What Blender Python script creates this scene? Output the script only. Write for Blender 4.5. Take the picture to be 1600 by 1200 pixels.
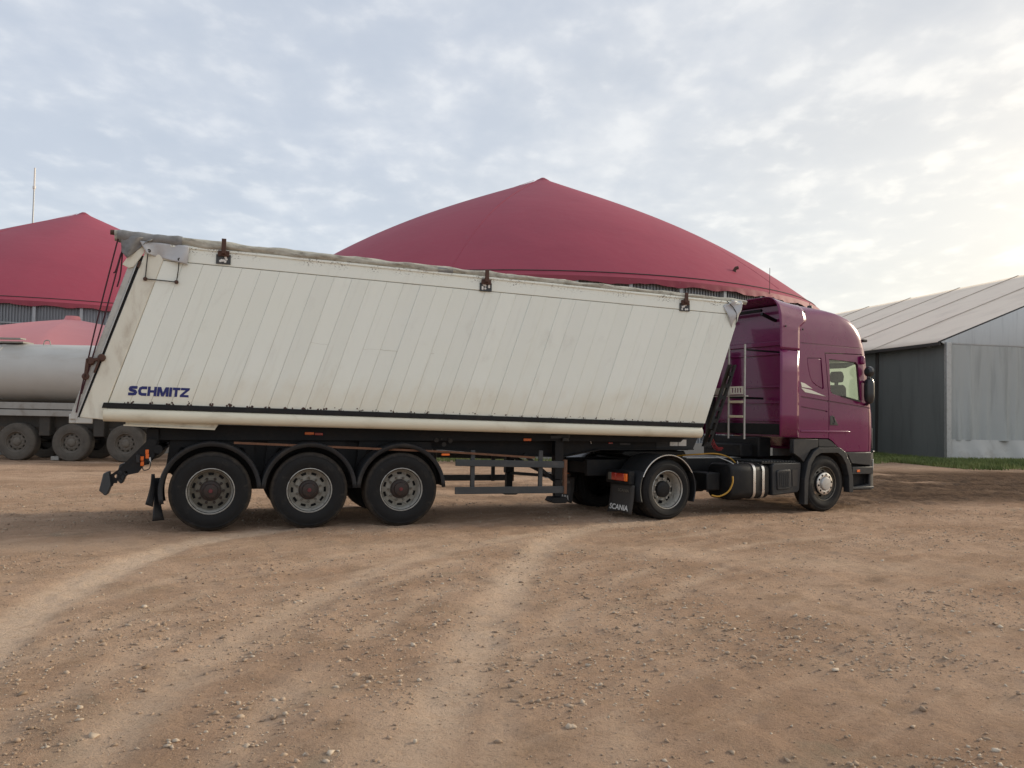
import bpy, bmesh, math, random
import numpy as np
from mathutils import Vector, Matrix
random.seed(7); rng = np.random.default_rng(11)
scene = bpy.context.scene
for o in list(bpy.data.objects): bpy.data.objects.remove(o)
col = scene.collection
rad = math.radians

# ------------------------------------------------------------------ camera
CAM_H, PITCH, ROLL = 1.63, rad(2.2), rad(1.15)
fw = Vector((0, math.cos(PITCH), math.sin(PITCH))); u0 = Vector((0, -math.sin(PITCH), math.cos(PITCH))); r0 = Vector((1, 0, 0))
rt = r0*math.cos(ROLL)+u0*math.sin(ROLL); up = u0*math.cos(ROLL)-r0*math.sin(ROLL)
cd = bpy.data.cameras.new('camera'); cam = bpy.data.objects.new('camera', cd); col.objects.link(cam)
cd.sensor_width = 36; cd.lens = 36*1295/1600; cd.clip_end = 5000; cd.clip_start = .05
m = Matrix.Identity(4)
for i in range(3): m[i][0], m[i][1], m[i][2] = rt[i], up[i], -fw[i]
m.translation = (0, 0, CAM_H); cam.matrix_world = m
scene.camera = cam
scene.render.resolution_x, scene.render.resolution_y = 1024, 768

# ------------------------------------------------------------------ exposure
vs = scene.view_settings
vs.view_transform = 'Standard'; vs.look = 'None'; vs.gamma = 1; vs.exposure = 1.0; vs.use_curve_mapping = False

# ------------------------------------------------------------------ sun
SUN_AZ, SUN_EL = rad(66), rad(19)
sdir = Vector((math.sin(SUN_AZ)*math.cos(SUN_EL), math.cos(SUN_AZ)*math.cos(SUN_EL), math.sin(SUN_EL)))
sl = bpy.data.lights.new('sun', 'SUN'); sl.energy = 1.5; sl.angle = rad(10); sl.color = (1, .87, .68)
so = bpy.data.objects.new('sun', sl); col.objects.link(so); so.rotation_euler = sdir.to_track_quat('Z', 'Y').to_euler()

# ------------------------------------------------------------------ node helper
class NT:
    def __init__(s, tree): s.t = tree; s.n = tree.nodes; s.l = tree.links
    def add(s, typ, **kw):
        n = s.n.new(typ)
        ins = kw.pop('ins', {})
        for k, v in kw.items(): setattr(n, k, v)
        for k, v in ins.items():
            if hasattr(v, 'bl_rna') and isinstance(v, bpy.types.NodeSocket): s.l.new(v, n.inputs[k])
            else: n.inputs[k].default_value = v
        return n
    def math(s, op, a, b=None, c=None, clamp=False):
        n = s.n.new('ShaderNodeMath'); n.operation = op; n.use_clamp = clamp
        for i, v in enumerate((a, b, c)):
            if v is None: continue
            if isinstance(v, (int, float)): n.inputs[i].default_value = v
            else: s.l.new(v, n.inputs[i])
        return n.outputs[0]
    def mix(s, f, a, b, mode='MIX'):
        n = s.n.new('ShaderNodeMix'); n.data_type = 'RGBA'; n.blend_type = mode
        for k, v in ((0, f), (6, a), (7, b)):
            if isinstance(v, (int, float)): n.inputs[k].default_value = v
            elif isinstance(v, (tuple, list)): n.inputs[k].default_value = (*v[:3], 1)
            else: s.l.new(v, n.inputs[k])
        return n.outputs[2]
    def noise(s, vec, scale, detail=4, rough=.55, dist=0):
        n = s.n.new('ShaderNodeTexNoise'); n.inputs['Scale'].default_value = scale; n.inputs['Detail'].default_value = detail
        n.inputs['Roughness'].default_value = rough; n.inputs['Distortion'].default_value = dist
        if vec is not None: s.l.new(vec, n.inputs['Vector'])
        return n.outputs['Fac']
    def ramp(s, f, a, b):     # smooth threshold a..b -> 0..1
        n = s.n.new('ShaderNodeMapRange'); n.interpolation_type = 'SMOOTHSTEP'
        n.inputs[1].default_value = a; n.inputs[2].default_value = b
        s.l.new(f, n.inputs[0]); return n.outputs[0]
    def scale(s, vec, v):
        n = s.n.new('ShaderNodeVectorMath'); n.operation = 'MULTIPLY'; n.inputs[1].default_value = v
        s.l.new(vec, n.inputs[0]); return n.outputs[0]

# ------------------------------------------------------------------ world: thin broken altocumulus over a daylight sky
world = bpy.data.worlds.new('World'); scene.world = world; world.use_nodes = True
T = NT(world.node_tree); T.n.clear()
tc = T.add('ShaderNodeTexCoord'); d = tc.outputs['Generated']
sky = T.add('ShaderNodeTexSky', sky_type='NISHITA', sun_disc=False, sun_elevation=SUN_EL, sun_rotation=SUN_AZ, air_density=1.2, dust_density=2.0)
sep = T.add('ShaderNodeSeparateXYZ', ins={0: d})
zc = T.math('MAXIMUM', sep.outputs[2], 0.0)
den = T.math('ADD', zc, .16)
px_, py_ = T.math('DIVIDE', sep.outputs[0], den), T.math('DIVIDE', sep.outputs[1], den)
pv = T.add('ShaderNodeCombineXYZ', ins={0: px_, 1: py_}).outputs[0]
pv = T.scale(pv, (1.0, .8, 1))
big = T.noise(pv, .9, 3, .5); mid = T.noise(pv, 3.6, 5, .55, .25); cell = T.noise(pv, 9.5, 4, .5, .1)
# cloud amount: large sheets broken by small puffs
cl = T.math('ADD', T.math('MULTIPLY', big, .55), T.math('ADD', T.math('MULTIPLY', mid, .55), T.math('MULTIPLY', cell, .42)))
cover = T.ramp(cl, .60, .92)
puff = T.ramp(T.math('ADD', T.math('MULTIPLY', mid, .48), T.math('MULTIPLY', cell, .62)), .55, .72)
shade = T.ramp(T.noise(pv, 2.1, 5, .5, .2), .40, .70)
# closeness to the sun, measured on the sphere
dt = T.n.new('ShaderNodeVectorMath'); dt.operation = 'DOT_PRODUCT'; T.l.new(d, dt.inputs[0]); dt.inputs[1].default_value = sdir
sc = T.math('MAXIMUM', dt.outputs['Value'], 0)
glow = T.math('POWER', sc, 7.0)
halo = T.math('POWER', sc, 2.2)
gap = T.mix(halo, (.525, .57, .655), (.53, .545, .57))
white = T.mix(halo, (.69, .715, .765), (.68, .67, .65))
grey = T.mix(halo, (.48, .53, .615), (.50, .505, .52))
c1 = T.mix(cover, gap, white)
c1 = T.mix(T.math('MULTIPLY', shade, .60), c1, grey)
c1 = T.mix(T.math('MULTIPLY', puff, T.math('MULTIPLY_ADD', halo, .30, .42)), c1, T.mix(halo, (.82, .83, .85), (.84, .815, .77)))
# even pale veil towards the horizon
hz = T.math('POWER', T.math('SUBTRACT', 1.0, zc), 7.0)
c1 = T.mix(T.math('MULTIPLY', hz, .88), c1, T.mix(halo, (.655, .715, .79), (.66, .645, .61)))
zb = T.math('DIVIDE', T.math('SUBTRACT', sep.outputs[2], .20), .20); band = T.math('POWER', 2.718, T.math('MULTIPLY', T.math('MULTIPLY', zb, zb), -1.0))
glow = T.math('MULTIPLY', T.math('POWER', sc, 3.6), band)
c1 = T.mix(1.0, c1, T.mix(glow, (0, 0, 0), (.50, .39, .20)), 'ADD')
bgc = T.add('ShaderNodeBackground', ins={'Color': c1, 'Strength': .58})
bgs = T.add('ShaderNodeBackground', ins={'Color': sky.outputs[0], 'Strength': .10})
ms = T.add('ShaderNodeMixShader', ins={0: .86}); T.l.new(bgs.outputs[0], ms.inputs[1]); T.l.new(bgc.outputs[0], ms.inputs[2])
ow = T.add('ShaderNodeOutputWorld'); T.l.new(ms.outputs[0], ow.inputs[0])

# ------------------------------------------------------------------ materials
def mat(name, base, rough=.6, metal=0, var=.12, vscale=2.5, bump=0, bscale=40, dirt=None, damt=0, dscale=4, stretch=(1, 1, 1),
        coat=0, spec=.5, rnd=0, dist=.01):
    mt = bpy.data.materials.new(name); mt.use_nodes = True; t = NT(mt.node_tree); t.n.clear()
    tc = t.add('ShaderNodeTexCoord'); v = tc.outputs['Object']
    bs = t.add('ShaderNodeBsdfPrincipled'); o = t.add('ShaderNodeOutputMaterial'); t.l.new(bs.outputs[0], o.inputs[0])
    n1 = t.noise(v, vscale, 5)
    c = t.mix(n1, tuple(x*(1-var) for x in base), tuple(min(1, x*(1+var)) for x in base))
    if rnd:
        oi = t.add('ShaderNodeObjectInfo'); r = t.math('MULTIPLY_ADD', oi.outputs['Random'], 2*rnd, 1-rnd)
        hs = t.add('ShaderNodeHueSaturation', ins={'Color': c, 'Value': r}); c = hs.outputs[0]
    rg = rough
    if dirt:
        n2 = t.noise(t.scale(v, stretch), dscale, 7, .62, .4)
        f = t.math('MULTIPLY', t.ramp(n2, .46, .78), damt)
        c = t.mix(f, c, dirt)
        rg = t.math('ADD', t.math('MULTIPLY', f, .4*(1-rough)), t.math('MULTIPLY_ADD', n1, .12, rough-.06))
        t.l.new(rg, bs.inputs['Roughness'])
    else:
        t.l.new(t.math('MULTIPLY_ADD', n1, .12, rough-.06), bs.inputs['Roughness'])
    t.l.new(c, bs.inputs['Base Color']); bs.inputs['Metallic'].default_value = metal
    bs.inputs['Specular IOR Level'].default_value = spec
    if coat: bs.inputs['Coat Weight'].default_value = coat; bs.inputs['Coat Roughness'].default_value = .06
    if bump:
        b = t.add('ShaderNodeBump', ins={'Strength': bump, 'Distance': dist, 'Height': t.noise(v, bscale, 5)}); t.l.new(b.outputs[0], bs.inputs['Normal'])
    mt['nt'] = 1
    return mt
M = {}
BROWN = (.16, .115, .075)
M['black'] = mat('black_steel', (.010, .0105, .0115), .55, 0, .25, 3, dirt=(.045, .037, .030), damt=.45, dscale=5, spec=.3)
M['plastic'] = mat('grey_plastic', (.024, .026, .029), .5, 0, .15, 4, .15, 120, dirt=(.085, .072, .058), damt=.4, dscale=4, spec=.35)
M['guard'] = mat('guard_paint', (.040, .045, .048), .48, .0, .2, 3, dirt=(.14, .12, .10), damt=.4)
M['rust'] = mat('rusty_steel', (.16, .075, .04), .8, 0, .4, 12, .3, 60, dirt=(.05, .03, .02), damt=.7, dscale=9)
M['rustdark'] = mat('dark_rust', (.085, .042, .03), .8, 0, .4, 12, .3, 60, dirt=(.03, .022, .02), damt=.7, dscale=14)
M['rim'] = mat('silver_rim', (.50, .485, .44), .45, .45, .25, 8, dirt=(.085, .068, .046), damt=.85, dscale=9)
M['rimdark'] = mat('brake_dust_rim', (.17, .155, .125), .55, .3, .35, 14, dirt=(.05, .042, .032), damt=.85, dscale=12)
M['rimmid'] = mat('dirty_wheel_disc', (.30, .285, .245), .55, .2, .35, 14, dirt=(.055, .042, .030), damt=.85, dscale=12)
M['hub'] = mat('greasy_hub', (.028, .019, .015), .6, 0, .4, 20, dirt=(.09, .035, .025), damt=.5, dscale=18)
M['redcap'] = mat('red_hub_mark', (.13, .02, .023), .5, 0, .3, 30)
M['orange'] = mat('orange_reflector', (.85, .16, .015), .25, 0, .1, 20, coat=.5)
M['redlamp'] = mat('red_lamp_lens', (.42, .03, .015), .2, 0, .2, 14, coat=.6)
M['chrome'] = mat('bright_steel', (.72, .71, .68), .28, .85, .08, 10, dirt=(.25, .22, .18), damt=.35, dscale=10)
M['alu'] = mat('dull_aluminium', (.50, .50, .48), .45, .6, .1, 6, dirt=(.2, .17, .13), damt=.4, dscale=8)
M['cream'] = mat('cream_enamel', (.76, .72, .57), .45, 0, .05, 2, dirt=(.34, .26, .15), damt=.4, dscale=1.6, stretch=(1, 1, 2))
M['blue'] = mat('blue_lettering', (.012, .018, .14), .45, 0, .2, 10)
M['whitepaint'] = mat('white_marking', (.75, .74, .70), .5, 0, .1, 20, dirt=(.2, .17, .14), damt=.4, dscale=25)
M['tarp'] = mat('weathered_tarp', (.44, .42, .35), .75, 0, .35, 9, .6, 30, dirt=(.09, .072, .048), damt=.85, dscale=6, stretch=(1, 2, 2))
M['tarpgrey'] = mat('grey_tarp', (.22, .22, .215), .65, 0, .25, 8, .4, 24, dirt=(.07, .065, .055), damt=.6, dscale=6)
M['tarpsilver'] = mat('silver_tarp', (.50, .51, .52), .42, 0, .1, 6, .3, 14, dirt=(.3, .29, .27), damt=.4, dscale=6)
M['rope'] = mat('dark_rope', (.05, .012, .018), .8, 0, .2, 30)
M['purple'] = mat('purple_paint', (.150, .006, .072), .28, 0, .06, 2, coat=.55, spec=.30, dirt=(.15, .06, .085), damt=.22, dscale=2.2)
M['glass'] = None
M['mirror'] = mat('mirror_plastic', (.02, .021, .022), .32, 0, .1, 10, coat=.3)
M['seat'] = mat('dark_seat_cloth', (.018, .020, .020), .9, 0, .2, 20)
def backlight_mat():  # translucent sheet added inside the windscreen to brighten the side window
    mt = bpy.data.materials.new('pale_backlight'); mt.use_nodes = True; t = NT(mt.node_tree); t.n.clear()
    v = t.add('ShaderNodeTexCoord').outputs['Object']; c = t.mix(t.noise(v, 3, 4), (.62, .66, .58), (.48, .54, .48))
    a_ = t.add('ShaderNodeBsdfDiffuse', ins={'Color': c}); b_ = t.add('ShaderNodeBsdfTranslucent', ins={'Color': c}); mx = t.add('ShaderNodeMixShader', ins={0: .7})
    t.l.new(a_.outputs[0], mx.inputs[1]); t.l.new(b_.outputs[0], mx.inputs[2]); o = t.add('ShaderNodeOutputMaterial'); t.l.new(mx.outputs[0], o.inputs[0]); return mt
M['backlight_sheet'] = backlight_mat()
M['lining'] = mat('pale_cab_lining', (.55, .56, .50), .8, 0, .08, 5)
M['tank'] = mat('tank_steel', (.52, .51, .475), .6, .1, .12, 1.2, dirt=(.34, .29, .23), damt=.6, dscale=.9, stretch=(.4, 2, 1.2))
M['tankrail'] = mat('dusty_rail', (.34, .33, .30), .6, .1, .15, 2, dirt=(.18, .14, .1), damt=.6, dscale=3)
M['dustytyre'] = mat('dusty_tyre', (.105, .092, .076), .9, 0, .3, 6, .4, 60, dirt=(.05, .045, .04), damt=.6, dscale=4)
M['dustyrim'] = mat('dusty_rim', (.155, .135, .11), .75, 0, .25, 9, dirt=(.07, .06, .05), damt=.6, dscale=10)
M['dustydark'] = mat('dusty_dark_steel', (.05, .045, .038), .8, 0, .3, 3, dirt=(.10, .08, .06), damt=.5)
M['galv'] = mat('galvanised_sheet', (.27, .285, .30), .5, .35, .15, .6, dirt=(.16, .16, .16), damt=.5, dscale=1.2, rnd=.10)
M['galvpost'] = mat('galvanised_post', (.40, .42, .43), .5, .3, .15, 2)
M['concrete'] = mat('concrete_base', (.25, .24, .22), .85, 0, .2, 1, .3, 12)
M['net'] = mat('grey_gable_net', (.46, .47, .445), .9, 0, .10, .5, .25, 60, dirt=(.27, .275, .26), damt=.7, dscale=.9, stretch=(3, 3, .35))
M['pvcwhite'] = mat('white_gable_sheet', (.72, .73, .70), .6, 0, .06, .6, dirt=(.46, .46, .44), damt=.6, dscale=1.0, stretch=(3, 3, .4))
M['pvcroof'] = mat('tent_roof_sheet', (.80, .70, .58), .8, 0, .06, .4, dirt=(.58, .50, .42), damt=.6, dscale=.5, stretch=(1, 1, 1), rnd=.02, spec=.1)
M['pvcdark'] = mat('dark_side_sheet', (.165, .175, .165), .9, 0, .12, .4, .2, 60, dirt=(.11, .118, .11), damt=.6, dscale=.7, stretch=(3, 3, .35), rnd=.05)  # side walls take a darker base colour than the gable
M['core'] = mat('plank_joint', (.16, .15, .125), .9)
M['scrape'] = mat('scraped_paint', (.55, .54, .46), .6, 0, .3, 8)
M['skirt'] = mat('dusty_skirt', (.52, .51, .475), .8, 0, .1, .8, .3, 8, dirt=(.34, .31, .27), damt=.7, dscale=1.5, spec=.1)
M['roofbeam'] = mat('roof_beam_cover', (.52, .46, .39), .8, spec=.1)
M['seamdark'] = mat('dark_seam', (.05, .045, .04), .8)
M['hose'] = mat('yellow_hose', (.45, .24, .02), .5, 0, .2, 10, dirt=(.1, .07, .04), damt=.5, dscale=10)
M['redhose'] = mat('red_hose', (.30, .02, .02), .5, 0, .2, 10)
M['stripe'] = mat('silver_stripe', (.70, .69, .58), .35, 0, .1, 8, coat=.5)
M['headlamp'] = mat('headlamp_lens', (.75, .72, .66), .12, 0, .15, 20, coat=1)

def glass():
    mt = bpy.data.materials.new('cab_glass'); mt.use_nodes = True; t = NT(mt.node_tree); t.n.clear()
    tr = t.add('ShaderNodeBsdfTransparent', ins={'Color': (.86, .91, .87, 1)}); gl = t.add('ShaderNodeBsdfGlossy', ins={'Roughness': .03, 'Color': (1, 1, 1, 1)})
    lw = t.add('ShaderNodeLayerWeight', ins={'Blend': .5}); mx = t.add('ShaderNodeMixShader')
    t.l.new(t.math('MULTIPLY_ADD', t.math('POWER', lw.outputs['Facing'], 4.0), .8, .035), mx.inputs[0]); t.l.new(tr.outputs[0], mx.inputs[1]); t.l.new(gl.outputs[0], mx.inputs[2])
    o = t.add('ShaderNodeOutputMaterial'); t.l.new(mx.outputs[0], o.inputs[0]); return mt
M['glass'] = glass()

def tyre_mat():
    mt = bpy.data.materials.new('worn_tyre'); mt.use_nodes = True; t = NT(mt.node_tree); t.n.clear()
    v = t.add('ShaderNodeTexCoord').outputs['Object']
    bs = t.add('ShaderNodeBsdfPrincipled'); o = t.add('ShaderNodeOutputMaterial'); t.l.new(bs.outputs[0], o.inputs[0])
    s = t.add('ShaderNodeSeparateXYZ', ins={0: v})
    r = t.math('SQRT', t.math('ADD', t.math('MULTIPLY', s.outputs[0], s.outputs[0]), t.math('MULTIPLY', s.outputs[2], s.outputs[2])))
    n = t.noise(v, 7, 6, .65, .5); n2 = t.noise(v, 28, 4)
    c = t.mix(n, (.008, .008, .0085), (.018, .0175, .017))
    edge = t.math('MULTIPLY', t.ramp(t.math('ADD', r, t.math('MULTIPLY_ADD', n, .10, -.05)), .475, .535), t.math('MULTIPLY_ADD', n2, .8, .30))
    c = t.mix(t.math('MULTIPLY', edge, .6), c, (.10, .078, .056))
    c = t.mix(t.math('MULTIPLY', t.ramp(n, .56, .74), .35), c, (.060, .052, .043))
    t.l.new(c, bs.inputs['Base Color']); bs.inputs['Roughness'].default_value = .75; bs.inputs['Specular IOR Level'].default_value = .28
    h = t.math('ADD', t.math('SINE', t.math('MULTIPLY', r, 420)), t.math('MULTIPLY', n2, 1.2))
    b = t.add('ShaderNodeBump', ins={'Strength': .12, 'Distance': .004, 'Height': h}); t.l.new(b.outputs[0], bs.inputs['Normal'])
    return mt
M['tyre'] = tyre_mat()

def plank_mat(name='trailer_white', band=False):
    mt = bpy.data.materials.new(name); mt.use_nodes = True; t = NT(mt.node_tree); t.n.clear()
    v = t.add('ShaderNodeTexCoord').outputs['Object']
    bs = t.add('ShaderNodeBsdfPrincipled'); o = t.add('ShaderNodeOutputMaterial'); t.l.new(bs.outputs[0], o.inputs[0])
    oi = t.add('ShaderNodeObjectInfo')
    s = t.add('ShaderNodeSeparateXYZ', ins={0: v})
    # lean the coordinates with the planks so the streaks run down along them
    lx = t.math('SUBTRACT', s.outputs[0], t.math('MULTIPLY', s.outputs[2], .33))
    lv = t.add('ShaderNodeCombineXYZ', ins={0: lx, 1: s.outputs[1], 2: s.outputs[2]}).outputs[0]
    n1 = t.noise(v, .9, 4); n2 = t.noise(t.scale(lv, (6, 1, .45)), 1.6, 6, .6); n3 = t.noise(v, 24, 5, .6); n4 = t.noise(t.scale(lv, (1, 1, .6)), 3.2, 6, .6, .3)
    c = t.mix(n1, (.85, .88, .775), (.88, .915, .85))
    hs = t.add('ShaderNodeHueSaturation', ins={'Color': c, 'Value': t.math('MULTIPLY_ADD', oi.outputs['Random'], .05, .97)}); c = hs.outputs[0]
    c = t.mix(t.math('MULTIPLY', t.ramp(n2, .54, .82), .26), c, (.50, .49, .40))
    c = t.mix(t.math('MULTIPLY', t.ramp(n4, .56, .80), .28), c, (.52, .50, .43))
    # splash dirt thrown up by the wheels, ragged upper edge
    lo = t.ramp(t.math('ADD', s.outputs[2], t.math('MULTIPLY_ADD', n4, -.9, .45)), 2.25, 1.60)
    c = t.mix(t.math('MULTIPLY', lo, .36), c, (.66, .56, .37))
    sp = t.math('MULTIPLY', t.ramp(n3, .70, .78), t.ramp(n4, .48, .66))
    c = t.mix(t.math('MULTIPLY', sp, .55), c, (.20, .16, .12))
    if band:   # flaking black specks along the upper flange
        up_ = t.math('MULTIPLY', t.ramp(t.noise(t.scale(v, (1, 1, 1.6)), 32, 4, .7), .53, .62), t.ramp(t.noise(v, 2.2, 4), .42, .62))
        zz = t.math('ADD', s.outputs[2], t.math('MULTIPLY', s.outputs[0], .0225))
        c = t.mix(t.math('MULTIPLY', up_, t.math('MULTIPLY', t.ramp(zz, 3.66, 3.72), .85)), c, (.09, .075, .06))
    t.l.new(c, bs.inputs['Base Color']); t.l.new(t.math('MULTIPLY_ADD', n4, .25, .33), bs.inputs['Roughness'])
    b = t.add('ShaderNodeBump', ins={'Strength': .25, 'Distance': .02, 'Height': t.noise(v, 1.8, 3)}); t.l.new(b.outputs[0], bs.inputs['Normal'])
    return mt
M['plank'] = plank_mat(); M['band'] = plank_mat('trailer_white_band', True)
M['post'] = mat('stained_white_post', (.78, .765, .65), .5, 0, .08, 2, dirt=(.30, .21, .12), damt=.5, dscale=2.6, stretch=(2, 1, .7))
M['gatestrip'] = mat('worn_tailgate_edge', (.52, .52, .48), .5, .1, .12, 5, dirt=(.2, .18, .14), damt=.6, dscale=5)

def membrane(name, base, dark):
    mt = bpy.data.materials.new(name); mt.use_nodes = True; t = NT(mt.node_tree); t.n.clear()
    v = t.add('ShaderNodeTexCoord').outputs['Object']
    bs = t.add('ShaderNodeBsdfPrincipled'); o = t.add('ShaderNodeOutputMaterial'); t.l.new(bs.outputs[0], o.inputs[0])
    n1 = t.noise(t.scale(v, (1, 1, .3)), .35, 5, .55, .6); n2 = t.noise(v, 5, 5, .6)
    c = t.mix(t.math('MULTIPLY', t.ramp(n1, .35, .7), .55), base, dark)
    c = t.mix(t.math('MULTIPLY', t.ramp(n2, .52, .8), .25), c, tuple(x*.7+.06 for x in dark))
    t.l.new(c, bs.inputs['Base Color']); bs.inputs['Roughness'].default_value = .6; bs.inputs['Specular IOR Level'].default_value = .18
    b = t.add('ShaderNodeBump', ins={'Strength': .3, 'Distance': .15, 'Height': t.noise(v, .5, 3)}); t.l.new(b.outputs[0], bs.inputs['Normal'])
    return mt
M['red'] = membrane('red_membrane', (.325, .055, .084), (.285, .049, .076))
M['hem'] = membrane('red_membrane_hem', (.27, .05, .07), (.20, .045, .06))
M['weld'] = membrane('weld_seam_membrane', (.355, .066, .097), (.315, .058, .088))
M['pink'] = membrane('faded_pink_membrane', (.60, .24, .24), (.54, .21, .22))

# ------------------------------------------------------------------ mesh helpers
class MB:
    def __init__(s): s.v = []; s.f = []
    def add(s, vs, fs):
        b = len(s.v); s.v += [tuple(p) for p in vs]; s.f += [tuple(i+b for i in f) for f in fs]; return s
    def box(s, x0, x1, y0, y1, z0, z1):
        return s.add([(x, y, z) for x in (x0, x1) for y in (y0, y1) for z in (z0, z1)],
                     [(0, 1, 3, 2), (4, 6, 7, 5), (0, 4, 5, 1), (2, 3, 7, 6), (0, 2, 6, 4), (1, 5, 7, 3)])
    def prism(s, poly, y0, y1):              # side outline (x, z) extruded across y
        n = len(poly)
        area = sum(poly[i][0]*poly[(i+1) % n][1]-poly[(i+1) % n][0]*poly[i][1] for i in range(n))
        if area < 0: poly = poly[::-1]
        vs = [(x, y0, z) for x, z in poly]+[(x, y1, z) for x, z in poly]
        fs = [tuple(range(n)), tuple(range(2*n-1, n-1, -1))]
        fs += [(i, i+n, (i+1) % n+n, (i+1) % n) for i in range(n)]
        return s.add(vs, fs)
    def zprism(s, poly, z0, z1):
        n = len(poly); return s.add([(x, y, z0) for x, y in poly]+[(x, y, z1) for x, y in poly], [tuple(range(n)), tuple(range(2*n-1, n-1, -1))]+[(i, i+n, (i+1) % n+n, (i+1) % n) for i in range(n)])
    def bar(s, a, b, w, h=None, upv=(0, 0, 1)):      # square bar between two points
        a, b = Vector(a), Vector(b); h = h or w; d_ = (b-a).normalized(); r_ = d_.cross(Vector(upv))
        if r_.length < 1e-4: r_ = d_.cross(Vector((1, 0, 0)))
        r_.normalize(); u_ = r_.cross(d_)
        vs = [p+r_*sx*w/2+u_*sz*h/2 for p in (a, b) for sx, sz in ((-1, -1), (1, -1), (1, 1), (-1, 1))]
        return s.add(vs, [(0, 1, 2, 3), (7, 6, 5, 4), (0, 4, 5, 1), (1, 5, 6, 2), (2, 6, 7, 3), (3, 7, 4, 0)])
    def tube(s, pts, r, n=10, cap=True):
        pts = [Vector(p) for p in pts]; rs = r if isinstance(r, (list, tuple)) else [r]*len(pts); rings = []; b = len(s.v); pr = None
        for i, p in enumerate(pts):
            t_ = (pts[min(i+1, len(pts)-1)]-pts[max(i-1, 0)]).normalized()
            ref = pr if pr is not None else (Vector((0, 0, 1)) if abs(t_.z) < .9 else Vector((1, 0, 0)))
            u_ = (ref-t_*ref.dot(t_)).normalized(); pr = u_; w_ = t_.cross(u_)
            rr = rs[i]
            for k in range(n):
                a = 2*math.pi*k/n; q = rr(k/n) if callable(rr) else rr
                s.v.append(tuple(p+u_*math.cos(a)*q+w_*math.sin(a)*q))
        for i in range(len(pts)-1):
            for k in range(n):
                k2 = (k+1) % n; s.f.append((b+i*n+k, b+i*n+k2, b+(i+1)*n+k2, b+(i+1)*n+k))
        if cap: s.f.append(tuple(b+k for k in range(n))[::-1]); s.f.append(tuple(b+(len(pts)-1)*n+k for k in range(n)))
        return s
    def lathe(s, prof, n=48, axis='y', o=(0, 0, 0), closed=False, skip=None):   # prof (r, h)
        b = len(s.v); m_ = len(prof)
        for k in range(n):
            a = 2*math.pi*k/n; ca, sa = math.cos(a), math.sin(a)
            for r, h in prof:
                s.v.append((o[0]+r*ca, o[1]+h, o[2]+r*sa) if axis == 'y' else (o[0]+r*ca, o[1]+r*sa, o[2]+h) if axis == 'z' else (o[0]+h, o[1]+r*ca, o[2]+r*sa))
        for k in range(n):
            k2 = (k+1) % n
            for j in range(m_ if closed else m_-1):
                j2 = (j+1) % m_
                if skip and skip(k, j): continue
                s.f.append((b+k*m_+j, b+k*m_+j2, b+k2*m_+j2, b+k2*m_+j))
        return s
    def grid(s, fn, nu, nv):
        b = len(s.v)
        for i in range(nu+1):
            for j in range(nv+1): s.v.append(tuple(fn(i/nu, j/nv)))
        for i in range(nu):
            for j in range(nv):
                q = b+i*(nv+1)+j; s.f.append((q, q+nv+1, q+nv+2, q+1))
        return s
    def mesh(s, name, clean=True):
        me = bpy.data.meshes.new(name); me.from_pydata(s.v, [], s.f)
        bm = bmesh.new(); bm.from_mesh(me)
        if clean: bmesh.ops.remove_doubles(bm, verts=bm.verts, dist=1e-5)
        bmesh.ops.recalc_face_normals(bm, faces=bm.faces); bm.to_mesh(me); bm.free(); return me
    def build(s, name, m_, parent=None, bevel=0, smooth=True, solid=0, ang=35, seg=2, sub=0):
        me = s.mesh(name); return link(name, me, m_, parent, bevel, smooth, solid, ang, seg, sub)
def link(name, me, m_, parent=None, bevel=0, smooth=True, solid=0, ang=35, seg=2, sub=0):
    o = bpy.data.objects.new(name, me); col.objects.link(o)
    if m_ is not None:
        me.materials.clear(); me.materials.append(M[m_] if isinstance(m_, str) else m_)
    if smooth:
        me.polygons.foreach_set('use_smooth', [True]*len(me.polygons)); me.set_sharp_from_angle(angle=rad(ang))
    if solid:
        md = o.modifiers.new('solid', 'SOLIDIFY'); md.thickness = solid; md.offset = 0
    if bevel:
        md = o.modifiers.new('bevel', 'BEVEL'); md.width = bevel; md.segments = seg; md.limit_method = 'ANGLE'; md.angle_limit = rad(40); md.harden_normals = False
    if sub:
        md = o.modifiers.new('sub', 'SUBSURF'); md.levels = sub; md.render_levels = sub
    o.parent = parent; return o
def thing(name, label, cat, loc=(0, 0, 0), rz=0, group=None):
    o = bpy.data.objects.new(name, None); col.objects.link(o); o.location = loc; o.rotation_euler = (0, 0, rz)
    o['label'] = label; o['category'] = cat; o.empty_display_size = .2
    if group: o['group'] = group
    return o
def empty(name, parent, loc=(0, 0, 0), rot=(0, 0, 0)):
    o = bpy.data.objects.new(name, None); col.objects.link(o); o.location = loc; o.rotation_euler = rot; o.parent = parent; o.empty_display_size = .2; return o
def boolean(a, b, op):
    oa = bpy.data.objects.new('tmp_a', a); ob = bpy.data.objects.new('tmp_b', b); col.objects.link(oa); col.objects.link(ob)
    md = oa.modifiers.new('b', 'BOOLEAN'); md.object = ob; md.operation = op; md.solver = 'EXACT'; md.use_self = True
    dg = bpy.context.evaluated_depsgraph_get(); dg.update()
    me = bpy.data.meshes.new_from_object(oa.evaluated_get(dg))
    bpy.data.objects.remove(oa); bpy.data.objects.remove(ob); return me
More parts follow.
